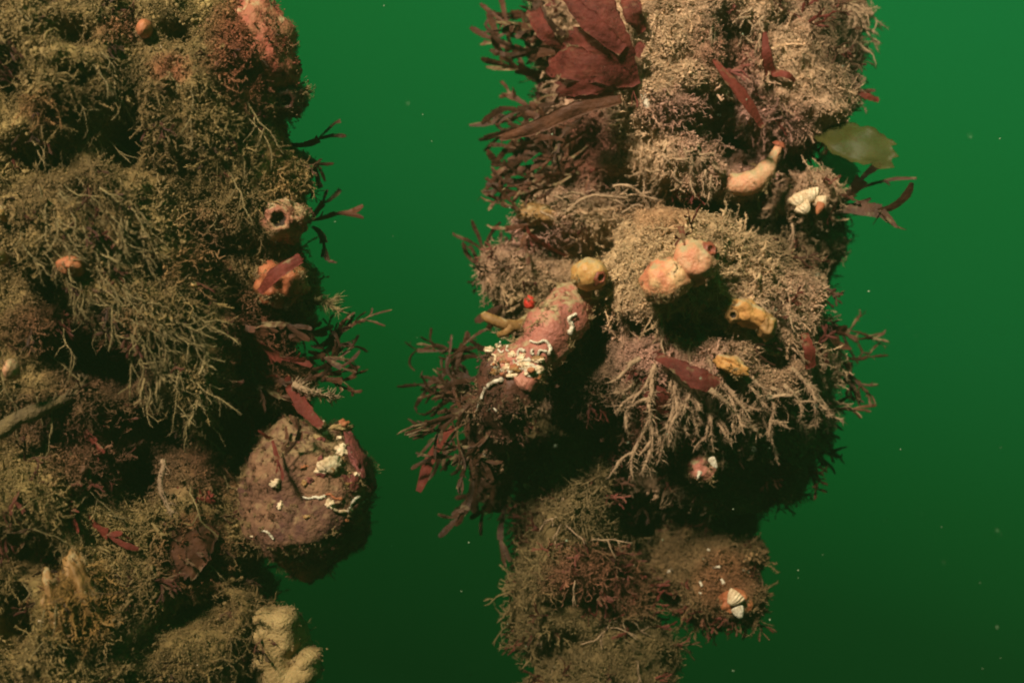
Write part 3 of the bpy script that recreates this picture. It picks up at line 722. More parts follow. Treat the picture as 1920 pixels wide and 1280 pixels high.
rows = [(R.uniform(440, 560), R.uniform(590, 760), R.uniform(-70, 30), R.uniform(70, 110), R.uniform(14, 24), 1) for i in range(14)]
fringe(rows, 'maroon seaweed matted on right waist of left pole', 'matted maroon seaweeds', mats=('red', 'dark', 'brown'))
rows = [(R.uniform(450, 560), R.uniform(770, 830), R.uniform(-95, -40), R.uniform(50, 80), R.uniform(10, 16), 1) for i in range(5)]
fringe(rows, 'maroon seaweed hanging over the shoulder of the large ball', 'seaweeds over the ball', Y=1.155, mats=('red', 'brown', 'dark'))
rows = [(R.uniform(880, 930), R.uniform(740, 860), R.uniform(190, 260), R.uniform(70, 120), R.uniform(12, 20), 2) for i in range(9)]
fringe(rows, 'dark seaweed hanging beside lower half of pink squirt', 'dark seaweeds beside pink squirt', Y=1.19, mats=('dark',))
rows = [(R.uniform(100, 380), R.uniform(780, 1000), R.uniform(-120, -30), R.uniform(60, 110), R.uniform(14, 24), 1) for i in range(12)]
fringe(rows, 'dark maroon seaweed in shaded middle of left pole', 'shaded maroon seaweeds', mats=('red', 'dark'))

# ================================================================== SILTED STRANDS
def strand(px, py, ang, length, width, label, group, name='silted_strand', Y=None, sag=.5, fuzz=38, seed=0, mat='strand', branch=1, lift=.35, fz=1.0):
    r = random.Random(seed * 31 + int(px * 3 + py))
    if Y is None: b, nn = hit(px, py); b = b + Vector((0, -.004, 0))
    else: b = P(px, py, Y)
    s = K * b.y; mb = MB()
    def run(p, a, ln, w, oy, lev):
        n = 8; pts = [p]; d = np.array([math.cos(a), -oy, math.sin(a)])
        for i in range(n):
            d = norm(d + np.array([r.gauss(0, .24), r.gauss(0, .14) + .06, r.gauss(0, .2) - sag / n]))
            pts.append(pts[-1] + d * ln / n)
        ww = np.linspace(w * .75, w * .4, n + 1) * np.array([r.uniform(.75, 1.25) for _ in range(n + 1)])
        V, F = sweep(pts, ww / 2, sides=5); mb.add(V, F)
        for i in range(int(fuzz * 2.6 * ln / (100 * s))):
            t = r.random() * n; j = min(int(t), n - 1); q = pts[j] + (pts[j + 1] - pts[j]) * (t - j)
            dd = norm(np.array([r.gauss(0, 1), r.gauss(0, 1), r.gauss(0, 1)])); l2 = w * r.uniform(.35, 1.25) * fz
            V, F = sweep([q, q + dd * l2 * .6 + d * l2 * .2, q + dd * l2 + d * l2 * .5], [w * .085, w * .065, w * .03]); mb.add(V, F)
        if lev < branch:
            for _ in range(r.choice((1, 2))):
                j = r.randrange(2, 6); run(pts[j], a + r.choice((-1, 1)) * r.uniform(.4, .9), ln * r.uniform(.3, .55), w * .75, oy, lev + 1)
    run(np.zeros(3), math.radians(ang), length * s, width * s, lift, 0)
    o = link(name, mb.mesh(name), M[mat]); o.location = b
    return tag(o, label, 'bryozoan', group)

G = 'silted strands hanging from middle clump'
LB = 'fuzzy silted strand drooping from lower half of middle clump'
for i in range(40):
    px = R.uniform(1170, 1510); t = (px - 1170) / 340
    py = R.uniform(690, 800) - 20 * math.sin(t * 3)
    a = -118 + 88 * t + R.uniform(-16, 16)
    strand(px, py, a, R.uniform(60, 125), R.uniform(9, 15), LB, G, seed=i, sag=.4)
for i in range(16):
    strand(R.uniform(1150, 1480), R.uniform(560, 690), R.uniform(-80, 10), R.uniform(40, 80), R.uniform(7, 11), 'short fuzzy strand on the face of the middle clump', 'short strands on middle clump face', seed=60 + i, sag=.4)
strand(1200, 672, 195, 85, 14, 'pale curved strand poking left over the dark hollow', None, seed=91, Y=1.15, sag=.6, fuzz=20, branch=0)
strand(1440, 745, 5, 70, 13, 'pale club-tipped strand poking right from the drooping strands', None, seed=92, Y=1.15, sag=-.1, branch=0)
strand(1330, 730, -32, 150, 17, 'thickest ribbed strand crossing the others diagonally', None, seed=93, Y=1.135, sag=.1, branch=0)
# twisted strand bridging the neck between the clumps
strand(1060, 400, 40, 130, 11, 'long arching strand bridging the dark neck between the clumps', None, seed=95, Y=1.235, sag=.9, fuzz=26, branch=1)
strand(1150, 350, 8, 120, 10, 'thin fuzzy strand lying along the shaded neck', None, seed=96, Y=1.235, sag=.5, fuzz=30)
for i in range(14):
    strand(R.uniform(1010, 1380), R.uniform(350, 405), R.uniform(-40, 60), R.uniform(50, 90), R.uniform(5, 9), 'tangled thin strand across the neck between clumps', 'tangled strands at the neck', seed=98 + i * 7, Y=1.24, sag=.5, fuzz=34)
strand(1485, 420, -70, 60, 8, 'small pale branched strand hanging from the barnacle ledge', None, seed=97, Y=1.24, sag=.2, fuzz=20, branch=1)
for i in range(28):
    strand(R.uniform(1545, 1625), R.uniform(-10, 70), R.uniform(-130, -30), R.uniform(40, 70), R.uniform(5, 8), 'curly beige strand in the tangle at the upper right', 'curly tangle at upper right', seed=110 + i, Y=1.30, sag=.3, fuzz=30)
strand(1610, 80, -40, 60, 5, 'pinkish curled tendril ending in a loop at the upper right', None, seed=130, Y=1.29, sag=1.6, fuzz=6, branch=0)
for i in range(14):
    strand(R.uniform(1300, 1480), R.uniform(5, 80), R.uniform(-150, -30), R.uniform(35, 60), R.uniform(6, 9), 'short tufted strand across the top of the upper clump', 'tufts at top of upper clump', seed=140 + i, sag=.3)
for i in range(22):
    strand(R.uniform(1240, 1380), R.uniform(270, 350), R.uniform(-150, -20), R.uniform(25, 50), R.uniform(6, 9), 'feathery tuft on the lower rim of the upper clump', 'tufts on lower rim of upper clump', seed=160 + i, sag=.3)
for i in range(18):
    strand(R.uniform(985, 1230), R.uniform(900, 1270), R.uniform(-160, 20), R.uniform(40, 80), R.uniform(4, 7), 'thin curling strand on the shaded stem', 'curling strands on stem', seed=190 + i, sag=.6, fuzz=24)
# left pole: drapes
M['stalk'] = organic('brown silted stalk', (0.07, 0.045, 0.02), (0.17, 0.115, 0.045), 70, 0.8, 1.0, 300)
M['olivestrand'] = organic('olive strand', (0.16, 0.115, 0.048), (0.28, 0.205, 0.088), 120, 0.75, 0.7, 500)
mats_V, mats_F, mats_n = [], [], 0
for i in range(260):
    t = R.random()
    if i % 3: px = R.uniform(10, 220) + 190 * t; py = 290 + 400 * t + R.uniform(-70, 70); a = -60
    else: px = R.uniform(0, 480); py = R.uniform(0, 1280); a = -75
    o = strand(px, py, a + R.uniform(-24, 24), R.uniform(50, 120), R.uniform(3, 6), 'x', None, seed=220 + i, mat='olivestrand', sag=.25, fuzz=34, lift=.06, fz=1.3)
    V = np.zeros(len(o.data.vertices) * 3); o.data.vertices.foreach_get('co', V); V = V.reshape(-1, 3) + np.array(o.location)
    F = np.zeros(len(o.data.loops), dtype=np.int32); o.data.loops.foreach_get('vertex_index', F)
    mats_V.append(V - np.array(left_base)); mats_F.append(F.reshape(-1, 4) + mats_n); mats_n += len(V)
    bpy.data.objects.remove(o)
o = link('matted_strands', mesh_quads('matted_strands', np.vstack(mats_V), np.vstack(mats_F)), M['olivestrand'], left.children[0]); tag(o, kind='stuff')
for i in range(26):
    strand(R.uniform(190, 400), R.uniform(660, 790), R.uniform(-110, -60), R.uniform(35, 75), R.uniform(8, 13), 'ragged olive shred fringing dark recess of left pole', 'ragged shreds over dark recess', seed=330 + i, mat='olivestrand', sag=.2, fuzz=18, lift=.3)
strand(305, 860, -80, 110, 17, 'pale torn shred hanging alone in the dark middle of the left pole', None, seed=371, mat='strand', Y=1.12, sag=.1, fuzz=12, branch=0)
strand(590, 560, -25, 60, 12, 'feathery olive tuft just below the orange squirt of the left pole', None, seed=372, mat='olivestrand', Y=1.19, sag=.2, fuzz=60, fz=1.6)
strand(550, 720, -35, 95, 18, 'fuzzy beige strand with rounded tip above the large ball', None, seed=373, Y=1.165, sag=.1, fuzz=60, branch=0)
tube_o = strand(-15, 815, 30, 230, 46, 'thick brown silted stalk slanting up across the lower left recess', None, name='silted_stalk', seed=374, mat='stalk', Y=1.12, sag=-.1, fuzz=40, branch=0, fz=.35, lift=0)

# ================================================================== SEA SQUIRTS, SPONGES
def ring_siphon(name, parent, loc, direc, r, h, mat, lip=.35):
    """short siphon: lathe with an outer wall, a rounded lip and a throat; a throat disc as its sub-part, near-black as painted shade unless red-lined"""
    prof = [(2.0, -.75), (1.6, -.25), (1.25, .12), (1.02, .3), (.86, .3), (.74, .1), (.66, -.3), (.6, -.8)]
    n = 18; V = []; F = []
    q = Vector(direc).normalized().to_track_quat('Z', 'Y')
    for (a, z) in prof:
        for k in range(n):
            t = 2 * math.pi * k / n; ww = 1 + .09 * math.sin(k * 2.1) + .05 * math.sin(k * 4.4)
            V.append(q @ Vector((a * r * math.cos(t) * ww, a * r * math.sin(t) * ww, z * h)))
    for i in range(len(prof) - 1):
        for k in range(n): F.append((i * n + k, i * n + (k + 1) % n, (i + 1) * n + (k + 1) % n, (i + 1) * n + k))
    o = link(name, mesh_quads(name, V, F), mat, parent); o.location = loc
    V2 = [q @ Vector((.72 * r * math.cos(2 * math.pi * k / n), .72 * r * math.sin(2 * math.pi * k / n), -.1 * h)) for k in range(n)]
    me = bpy.data.meshes.new('opening'); me.from_pydata([v[:] for v in V2] + [(q @ Vector((0, 0, -.7 * h)))[:]], [], [(k, (k + 1) % n, n) for k in range(n)])
    link('opening', me, M['siphon' if mat is M['siphon'] else 'hole'], o)
    return o

def fuzz_on(o, k=1.0, tints=((.36, .26, .13), (.24, .15, .08)), size=.0042):
    me = o.data; V = np.array([v.co[:] for v in me.vertices]); F = [list(p.vertices) for p in me.polygons]
    def w(p, n):
        c = np.array([noise.noise(Vector(x) * 60 + Vector(o.parent.location) * 9) for x in p])
        return np.clip(.12 + c * 1.6 + .45 * (1 - np.abs(n[:, 1])), .0, 1) * k
    p, nn = scatter(V, F, 60000, w)
    if len(p) < 5: return
    tn = np.where(rng.random((len(p), 1)) < .6, np.array([tints[0]]), np.array([tints[1]])) * np.exp(rng.normal(size=(len(p), 1)) * .15)
    turf('turf', o, p, nn + rng.normal(size=p.shape) * .6, size * np.exp(rng.normal(size=len(p)) * .4), tn, ('fuzz', 'crumb', 'hair'))

def squirt(name, px, py, rx, ry, rd, mat, label, siphons=(), Y=None, rot=0, cat='sea squirt', amp=.1, seed=1.0, sink=.35, extra=(), group=None, sub=4, amp2=.03, fuzz=1.0, ftint=((.36, .26, .13), (.24, .15, .08))):
    if Y is None: b, nn = hit(px, py); b = b + Vector((0, -rd * (1 - 2 * sink), 0))
    else: b = P(px, py, Y)
    s = K * b.y
    root = empty(name, b); tag(root, label, cat, group)
    blob('body', (0, 0, 0), (rx * s, rd, ry * s), M[mat], root, rot=(0, math.radians(rot), 0), amp=amp, seed=seed, sub=sub, amp2=amp2)
    for (dx, dy, qx, qy, qd, m2, nm) in extra:
        blob(nm, (dx * s, -qd * .15, -dy * s), (qx * s, qd, qy * s), M[m2], root, amp=amp, seed=seed + 2, sub=sub)
    if fuzz:
        for ch in list(root.children): fuzz_on(ch, fuzz, ftint)
    bo = root.children[0]
    for (dx, dy, r, direc, m2) in siphons:
        q = (dx / rx) ** 2 + (dy / ry) ** 2
        if q < .95: yy = -rd * math.sqrt(1 - q) * .97
        else: yy = -rd * .85
        c = Vector((dx * s, yy, -dy * s)); dv = Vector(direc).normalized(); rr = r * s
        for ch in list(root.children):
            if ch.type != 'MESH' or ch.name.startswith('siphon'): continue
            for v in ch.data.vertices:                    # hollow the body under the siphon
                w = v.co + ch.location - c; along = w.dot(dv); rad = (w - dv * along).length
                if rad < rr * 1.1 and along > -rr * 1.5: v.co -= dv * rr * 1.6 * max(0, 1 - (rad / (rr * 1.1)) ** 3)
            ch.data.update()
        ring_siphon('siphon', root, c, direc, rr, rr * 1.1, M[m2])
    return root

squirt('sea_squirt', 1105, 514, 35, 31, .017, 'yellow', 'plump yellow sea squirt with a small red opening, perched left of the pink one', [(19, 8, 9, (.6, -1, -.3), 'siphon')], Y=1.165, amp=.06, fuzz=.35)
squirt('sea_squirt', 1243, 527, 50, 42, .022, 'pinkpeach', 'two-lobed pink and orange sea squirt lying on the beige middle clump', [(78, -54, 9, (.35, -1, .25), 'siphon')], rot=-25, sink=0, amp=.1, amp2=.05, fuzz=.7,
       extra=[(54, -34, 44, 44, .021, 'peach', 'upper_lobe')])
bs_b = hit(1392, 345)[0] + Vector((0, -.012, 0))
bs = empty('sea_squirt', bs_b); tag(bs, 'peach bottle-shaped sea squirt in the neck with its tube rising right', 'sea squirt')
squirt('sponge', 1395, 588, 42, 24, .014, 'orange', 'orange brown sponge with a round vent on the face of the middle clump', [(-30, 4, 8, (-.2, -1, -.1), 'amber')], rot=25, amp=.2, sink=-.1, cat='sponge', fuzz=.3, extra=[(35, 24, 18, 26, .012, 'amber', 'lobe')])
squirt('sponge', 1365, 684, 34, 16, .012, 'orange', 'elongated bright orange sponge above the drooping strands', [], rot=22, amp=.25, sink=-.3, cat='sponge', seed=4, fuzz=.3)
squirt('sponge', 1527, 682, 21, 20, .012, 'orange', 'small ragged orange sponge at the right edge of the middle clump', [], amp=.4, amp2=.12, Y=1.25, cat='sponge', seed=5)
squirt('sponge', 1012, 404, 46, 20, .014, 'amber', 'amber brown lump forming the ledge left of the neck', [], rot=12, amp=.2, Y=1.265, cat='sponge', seed=6)
squirt('sea_anemone', 993, 567, 11, 14, .006, 'redspot', 'bright scarlet knob beside the top of the long pink squirt', [], Y=1.185, cat='anemone', amp=.05, sub=3)
# finger sponge
fs = MB()
b0 = P(985, 606, 1.20); s = K * 1.2
def relp(px, py, Y): return np.array(P(px, py, Y) - b0)
V, F = sweep([relp(995, 600, 1.215), relp(972, 612, 1.205), relp(945, 608, 1.20), relp(920, 598, 1.20), relp(905, 590, 1.20)], np.array([14, 13, 11, 11, 8]) * s, sides=8); fs.add(V, F)
V, F = sweep([relp(960, 612, 1.20), relp(950, 622, 1.20), relp(935, 628, 1.205)], np.array([11, 9, 6]) * s, sides=8); fs.add(V, F)
o = link('finger_sponge', fs.mesh('finger_sponge'), M['amber']); o.location = b0
tag(o, 'yellow brown finger sponge pointing left into open water', 'sponge')

# the long pink squirt hanging in front of the stem
def tunic(name, ctrl, radii, mat, parent, base, seed, n=40, sides=26, flat=.85, amp=.16):
    ctrl = [np.array(P(*c) - base) for c in ctrl]; r = np.array(radii) * K * 1.17
    t = np.linspace(0, len(ctrl) - 1, n); pts = []; rr = []
    for u in t:
        i = min(int(u), len(ctrl) - 2); f = u - i
        a = ctrl[max(i - 1, 0)]; b = ctrl[i]; c = ctrl[i + 1]; d = ctrl[min(i + 2, len(ctrl) - 1)]
        pts.append(.5 * (2 * b + (c - a) * f + (2 * a - 5 * b + 4 * c - d) * f * f + (3 * b - a - 3 * c + d) * f ** 3))
        g = f * f * (3 - 2 * f); rr.append(r[i] * (1 - g) + r[i + 1] * g)
    V, F = sweep(pts, rr, np.array(rr) * flat, side=(1, 0, .3), sides=sides)
    cen = np.repeat(np.array(pts), sides, axis=0)
    for j in range(len(cen)):
        v = V[j]; k = 1 + amp * noise.noise(Vector(v) * 45 + Vector((seed, 0, 0))) * 1.6 - amp * .9 * max(0, .35 - abs(noise.noise(Vector((v[0] * 60, v[1] * 60, v[2] * 22))))) + amp * .4 * noise.noise(Vector(v) * 160) * 1.6
        V[j] = cen[j] + (v - cen[j]) * k
    return link(name, mesh_quads(name, V, F), mat, parent)
yb = bs_b.y
tunic('body', [(1352, 345, yb), (1375, 343, yb - .004), (1405, 340, yb - .006), (1432, 322, yb - .003), (1450, 296, yb), (1462, 270, yb + .005)], [10, 25, 28, 20, 12, 9], M['peach'], bs, bs_b, 8.0, amp=.16)
fuzz_on(bs.children[0], .5)
ring_siphon('siphon', bs, P(1463, 268, yb + .005) - bs_b, (.4, -.3, 1), 7 * K * yb, 7 * K * yb, M['siphon'])
pb_ = P(1075, 560, 1.20)
pink = empty('sea_squirt', pb_)
tag(pink, 'long pink leathery sea squirt hanging diagonally, crusted with white worm tubes', 'sea squirt')
tunic('body', [(1090, 548, 1.215), (1068, 570, 1.19), (1036, 618, 1.165), (996, 672, 1.155), (965, 705, 1.155)], [26, 46, 60, 52, 57], M['pink'], pink, pb_, 3.0, amp=.22)
low = tunic('lower_body', [(985, 680, 1.165), (957, 722, 1.158), (936, 775, 1.19), (925, 830, 1.24), (925, 885, 1.28), (935, 950, 1.31)], [46, 56, 56, 50, 42, 22], M['darktunic'], pink, pb_, 5.0, amp=.3)  # dark tunic puts the shade of the underside into the colour
tag(low, 'lower half, its shade painted as dark brown')

# left column
squirt('sponge', 478, 90, 80, 105, .04, 'redlump', 'red orange sponge mound at the top right of the left pole', [], rot=-20, amp=.12, amp2=.05, Y=1.18, cat='sponge', seed=7, sub=5, fuzz=.8, ftint=((.28, .075, .045), (.26, .14, .07)))
squirt('sea_squirt', 540, 185, 34, 34, .026, 'darktunic', 'dark hollow lump under the red mound of the left pole', [(4, 12, 15, (.3, -1, -.5), 'darktunic')], amp=.2, amp2=.08, Y=1.195, seed=8, fuzz=.9)
squirt('sea_squirt', 525, 412, 52, 42, .03, 'dull', 'rough reddish sea squirt with a gaping black hole on the left pole', [(8, 5, 19, (.25, -1, -.05), 'dull')], amp=.15, amp2=.07, Y=1.185, seed=9, sub=5, fuzz=.9)
squirt('sea_squirt', 528, 530, 48, 44, .028, 'rust', 'orange sea squirt half hidden by a dull red strap', [], amp=.18, amp2=.06, Y=1.19, seed=10, fuzz=.8)
cs_b = P(540, 1300, 1.20)
cs = empty('sponge', cs_b); tag(cs, 'lumpy cream sponge at the bottom right of the left pole', 'sponge')
RS = random.Random(4)
V, F, _c = fused('body', [ell(528, 1235, 1.20, 58, 92, .032, 6)] + [ell(538 + RS.uniform(-46, 44), 1225 + RS.uniform(-76, 60), 1.178, RS.uniform(18, 30), RS.uniform(14, 24), .022, RS.uniform(-30, 30)) for _ in range(20)], .0028, amp=.002, amp2=.001, amp3=.0004, seed=3)
me = bpy.data.meshes.new('body'); me.from_pydata([tuple(v - np.array(cs_b)) for v in V], [], F); me.polygons.foreach_set('use_smooth', np.ones(len(F), dtype=bool)); me.update()
link('body', me, M['cream'], cs); fuzz_on(cs.children[0], .25)
squirt('sponge', 545, 350, 28, 50, .018, 'cream', 'smooth beige crust on the right rim above the gaping squirt', [], amp=.2, amp2=.06, Y=1.20, cat='sponge', seed=21, rot=10, fuzz=.5)
squirt('sponge', 150, 1120, 26, 80, .016, 'amber', 'upright orange brown sponge ridge on the lower left pole', [], rot=-20, amp=.25, amp2=.1, cat='sponge', seed=12, sink=.92)
squirt('sponge', 98, 1150, 20, 66, .014, 'amber', 'second orange ridge, nearer the photo edge, on the lower left pole', [], rot=-15, amp=.25, amp2=.1, cat='sponge', seed=13, sink=.92)
squirt('sea_squirt', 4, 400, 13, 16, .012, 'yellow', 'small yellow knob cut by the left photo edge, upper of two', [], Y=1.10, seed=14, sub=3)
squirt('sea_squirt', 0, 482, 12, 16, .012, 'yellow', 'small yellow knob cut by the left photo edge, lower of two', [], Y=1.10, seed=15, sub=3)
squirt('sea_squirt', 22, 692, 14, 20, .012, 'peach', 'small orange knob beside the dark recess at the left edge', [], Y=1.10, seed=16, sub=3)
squirt('sea_squirt', 366, 536, 8, 8, .006, 'yellow', 'tiny yellow bead on the olive turf of the left pole', [], seed=17, sub=3, sink=.1)
squirt('sea_squirt', 275, 58, 15, 18, .01, 'rust', 'small dull red bead near the top of the left pole', [], seed=18, sub=3, sink=.2)
squirt('sea_squirt', 140, 500, 24, 20, .014, 'rust', 'small dull red lump on the combed turf of the left pole', [], seed=19, sub=3, sink=.3, amp=.25)
# lower right of the right pole
rs = squirt('sea_squirt', 1318, 878, 30, 26, .018, 'pink', 'small red sea squirt hanging upside down under the middle clump', [], Y=1.20, seed=20, amp=.12)
s = K * 1.2
V, F = sweep([(0, 0, 0), (.002, -.004, 34 * s), (.003, -.006, 85 * s)], np.array([20, 9, 6]) * s, sides=8)
st = link('stalk', mesh_quads('stalk', V, F), M['strand'], rs)

# ================================================================== BALL
bb = P(578, 930, 1.20)
ball = empty('sea_squirt', bb)
tag(ball, 'large round silted ball bulging right from the left pole', 'sea squirt')
s = K * 1.2
blob('body', (0, 0, 0), (118 * s, .062, 140 * s), M['boulder'], ball, rot=(0, math.radians(-6), 0), amp=.14, seed=3, sub=5, amp2=.05, freq=1.6)
def ball_pt(px, py, off=.001):
    me_o = ball.children[0]
    if not hasattr(ball_pt, 'b'):
        me = me_o.data; ball_pt.b = BVHTree.FromPolygons([Vector(v.co) + bb for v in me.vertices], [list(p.vertices) for p in me.polygons])
    d = P(px, py, 1).normalized(); loc, nn, i, ds = ball_pt.b.ray_cast(Vector((0, 0, 0)), d)
    return (loc, nn) if loc else (P(px, py, 1.19), Vector((0.5, -1, 0)))
def patch(parent, base, px, py, rx, ry, mat, name, fn, seed, th=.003, rot=0, amp=.35):
    loc, nn = fn(px, py); s = K * loc.y
    o = blob(name, (0, 0, 0), (rx * s, th, ry * s), mat, parent, amp=amp, amp2=.15, seed=seed, sub=3)
    q = Vector((0, -1, 0)).rotation_difference(nn); o.rotation_mode = 'QUATERNION'; o.rotation_quaternion = q @ Quaternion((0, 1, 0), math.radians(rot))
    o.location = loc - base
    return o
for i, (px, py, rx, ry, m) in enumerate([(668, 850, 24, 44, 'coralline'), (690, 880, 12, 40, 'coralline'), (655, 905, 26, 20, 'coralline'), (620, 870, 24, 16, 'shell'), (655, 825, 16, 12, 'shell'), (640, 845, 14, 10, 'shell'), (668, 870, 10, 8, 'shell'),
                                         (600, 820, 24, 12, 'cream'), (640, 800, 22, 8, 'cream')]):
    patch(ball, bb, px, py, rx, ry, M[m], 'crust_patch', ball_pt, i + .5)
RB = random.Random(9)
for i in range(34):
    a = RB.uniform(0, 6.28); q = math.sqrt(RB.random()) * .95
    px, py = (625 + 80 * q * math.cos(a), 860 + 75 * q * math.sin(a)) if i % 3 else (585 + 105 * q * math.cos(a), 930 + 125 * q * math.sin(a))
    patch(ball, bb, px, py, RB.uniform(4, 12), RB.uniform(3, 9), M[RB.choice(('shell', 'coralline', 'coralline', 'rust', 'amber', 'boulder'))], 'crust_patch', ball_pt, i * 2.3, th=RB.uniform(.0015, .0035), amp=.5)
# fuzz on the ball rim
V0, F0 = ICO[5]
me = ball.children[0].data
BV = np.array([v.co[:] for v in me.vertices]); BF = [list(p.vertices) for p in me.polygons]
p, nn = scatter(BV, BF, 50000, lambda p, n: np.clip(.8 - np.abs(n[:, 1]) * .8 + .4 * np.array([noise.noise(Vector(x) * 30) for x in p]), .08, 1))
tn = np.where(rng.random((len(p), 1)) < .5, np.array([[.17, .075, .045]]), np.array([[.31, .215, .105]]))
turf('turf', ball.children[0], p, nn + rng.normal(size=p.shape) * .5, .005 * np.exp(rng.normal(size=len(p)) * .3), tn, ('bush', 'hair', 'fuzz'))

# ================================================================== WORM TUBES, SHELLS
# bodies that carry tubes: rebuild the ray caster with the pink squirt and the lumps
def world_polys(o):
    mw = Matrix.Translation(o.parent.location) @ Matrix.Translation(o.location) if o.parent else Matrix.Translation(o.location)
    return [list(mw @ v.co) for v in o.data.vertices], [list(p.vertices) for p in o.data.polygons]
for o in list(pink.children) + [ball.children[0]]:
    v, f = world_polys(o); BODIES.append((np.array(v), f))
BVH = bvh_all()

def worm(pts_px, w, label, group=None, mat='white', coil=.0, seed=0):
    r = random.Random(seed)
    ctrl = []
    for (x, y) in pts_px:
        loc, nn = hit(x, y, 1.2); ctrl.append(np.array(loc + nn * w * K * .45))
    if len(ctrl) == 2: ctrl.insert(1, (ctrl[0] + ctrl[1]) / 2)
    ys = np.median([c[1] for c in ctrl])
    ctrl = [c * (1 + np.clip(ys - c[1], -.03, .03) * 0) for c in ctrl]
    pts = []
    for i in range(len(ctrl) - 1):
        a = ctrl[max(i - 1, 0)]; b = ctrl[i]; c = ctrl[i + 1]; d = ctrl[min(i + 2, len(ctrl) - 1)]
        for f in np.linspace(0, 1, 6, endpoint=(i == len(ctrl) - 2)):
            pts.append(.5 * (2 * b + (c - a) * f + (2 * a - 5 * b + 4 * c - d) * f * f + (3 * b - a - 3 * c + d) * f ** 3))
    n = len(pts); s = K * ctrl[0][1]
    ww = np.linspace(.6, 1.1, n) * w * s * .5 * np.array([r.uniform(.65, 1.2) for _ in range(n)])
    base = pts[0]
    V, F = sweep(np.array(pts) - base, ww, sides=7)
    o = link('worm_tube', mesh_quads('worm_tube', V, F), M[mat]); o.location = base
    tag(o, label, 'worm tube', group)
    return o
worm([(1078, 588), (1066, 598), (1070, 612), (1064, 624)], 10, 'short thick white worm tube near the top of the long pink squirt')
worm([(995, 640), (1008, 644), (1022, 640), (1030, 652), (1026, 664)], 7, 'hooked white worm tube across the middle of the long pink squirt')
worm([(895, 772), (900, 755), (908, 735), (918, 722)], 6, 'straight white worm tube down the left side of the long pink squirt')
worm([(950, 845), (952, 860), (944, 880)], 6, 'slim white worm tube on the shaded lower end of the pink squirt')
worm([(908, 840), (910, 858)], 8, 'stubby pale worm tube on the shaded lower end of the pink squirt')
worm([(915, 768), (925, 764), (932, 770)], 4, 'tiny curled worm tube on the darkened half of the pink squirt')
worm([(905, 745), (912, 728), (926, 716), (944, 712)], 9, 'arched white worm tube framing the darkened half of the pink squirt')
R = random.Random(21)
crust = empty('tube_crust', P(965, 690, 1.13))
tag(crust, 'knobbly white and orange crust round the waist of the long pink squirt', 'crust')
for i in range(34):
    x = R.uniform(918, 1012); y = 682 + (x - 965) * .22 + R.uniform(-20, 22); l, nn_ = hit(x, y, 1.13); q = R.uniform(3.5, 9) * K * 1.13
    blob('lump', l - crust.location, (q * R.uniform(.8, 2.2), q * .55, q * R.uniform(.5, 1.0)), M[R.choice(('white', 'shell', 'shell', 'rust', 'amber'))], crust, amp=.4, amp2=.25, seed=i * 1.3, sub=3, freq=1.6)
for i in range(26):
    x = R.uniform(920, 1012); y = 680 + (x - 965) * .25 + R.uniform(-26, 20); a = R.uniform(0, 6.3); l = R.uniform(8, 18)
    worm([(x, y), (x + l * .6 * math.cos(a), y + l * .6 * math.sin(a)), (x + l * math.cos(a + .8), y + l * math.sin(a + .8))], R.uniform(4, 7.5), 'knotted white worm tube in crust of pink squirt', 'worm tube crust on pink squirt', seed=i, mat='white' if i % 3 else 'shell')
squirt('sea_squirt', 996, 694, 8, 6, .004, 'rust', 'tiny rusty red bead among the white tubes on the pink squirt', [], sub=3, sink=.1)
squirt('sea_squirt', 905, 712, 14, 13, .009, 'rust', 'small orange red bead left of the white tubes', [], sub=3, Y=1.18)
worm([(570, 930), (580, 934), (592, 931), (600, 933), (610, 930)], 6.5, 'bright white worm tube running level across the large ball', seed=3)
worm([(606, 930), (618, 926), (628, 934), (640, 935)], 6, 'pinkish wavy worm tube continuing the bright one on the ball', mat='rust', seed=4)
worm([(650, 958), (656, 944), (664, 936), (672, 932)], 8, 'white hooked worm tube at the right of the large ball', seed=5)
worm([(622, 955), (640, 958), (656, 954)], 9, 'grey white blunt worm tube under the hooked one on the ball', mat='shell', seed=6)
worm([(676, 942), (686, 934)], 7, 'short worm tube at the right rim of the large ball', seed=7)
worm([(492, 995), (502, 996), (508, 1003), (513, 1010)], 6, 'bright bent worm tube on the shaded left side of the ball', seed=8)
worm([(555, 1050), (560, 1046), (566, 1050)], 5, 'tiny ring-shaped worm tube low on the ball', seed=9)
worm([(463, 216), (470, 212), (477, 214)], 7, 'bright white fleck under the red mound of the left pole', seed=10)
worm([(160, 344), (168, 349), (174, 352)], 6, 'white fleck on the combed turf beside the dark hollow', seed=11)
worm([(120, 1058), (126, 1064), (124, 1072)], 6, 'yellowish fleck above the orange ridges', seed=12)
worm([(1405 - 75, 1032), (1326, 1030)], 6, 'white dash high on the lower right lump', seed=13)
for i, q in enumerate([[(1248, 1068), (1254, 1072), (1262, 1066)], [(1275, 1130), (1282, 1136), (1290, 1136), (1298, 1128)], [(1334, 1064), (1350, 1062)], [(1312, 1088), (1316, 1098)], [(1352, 1085), (1358, 1096)], [(1310, 1110), (1316, 1112)], [(1418, 1040), (1422, 1052)], [(1390, 1066), (1402, 1074)]]):
    worm(q, R.uniform(5, 8), 'small white chip on lower right lump', 'white chips on lower right lump', seed=20 + i)
for i in range(7):
    x, y = R.uniform(1040, 1120), R.uniform(930, 1100); worm([(x, y), (x + R.uniform(-6, 6), y + R.uniform(6, 14))], R.uniform(3, 5), 'thin white sliver on the shaded stem', 'white slivers on stem', seed=40 + i)
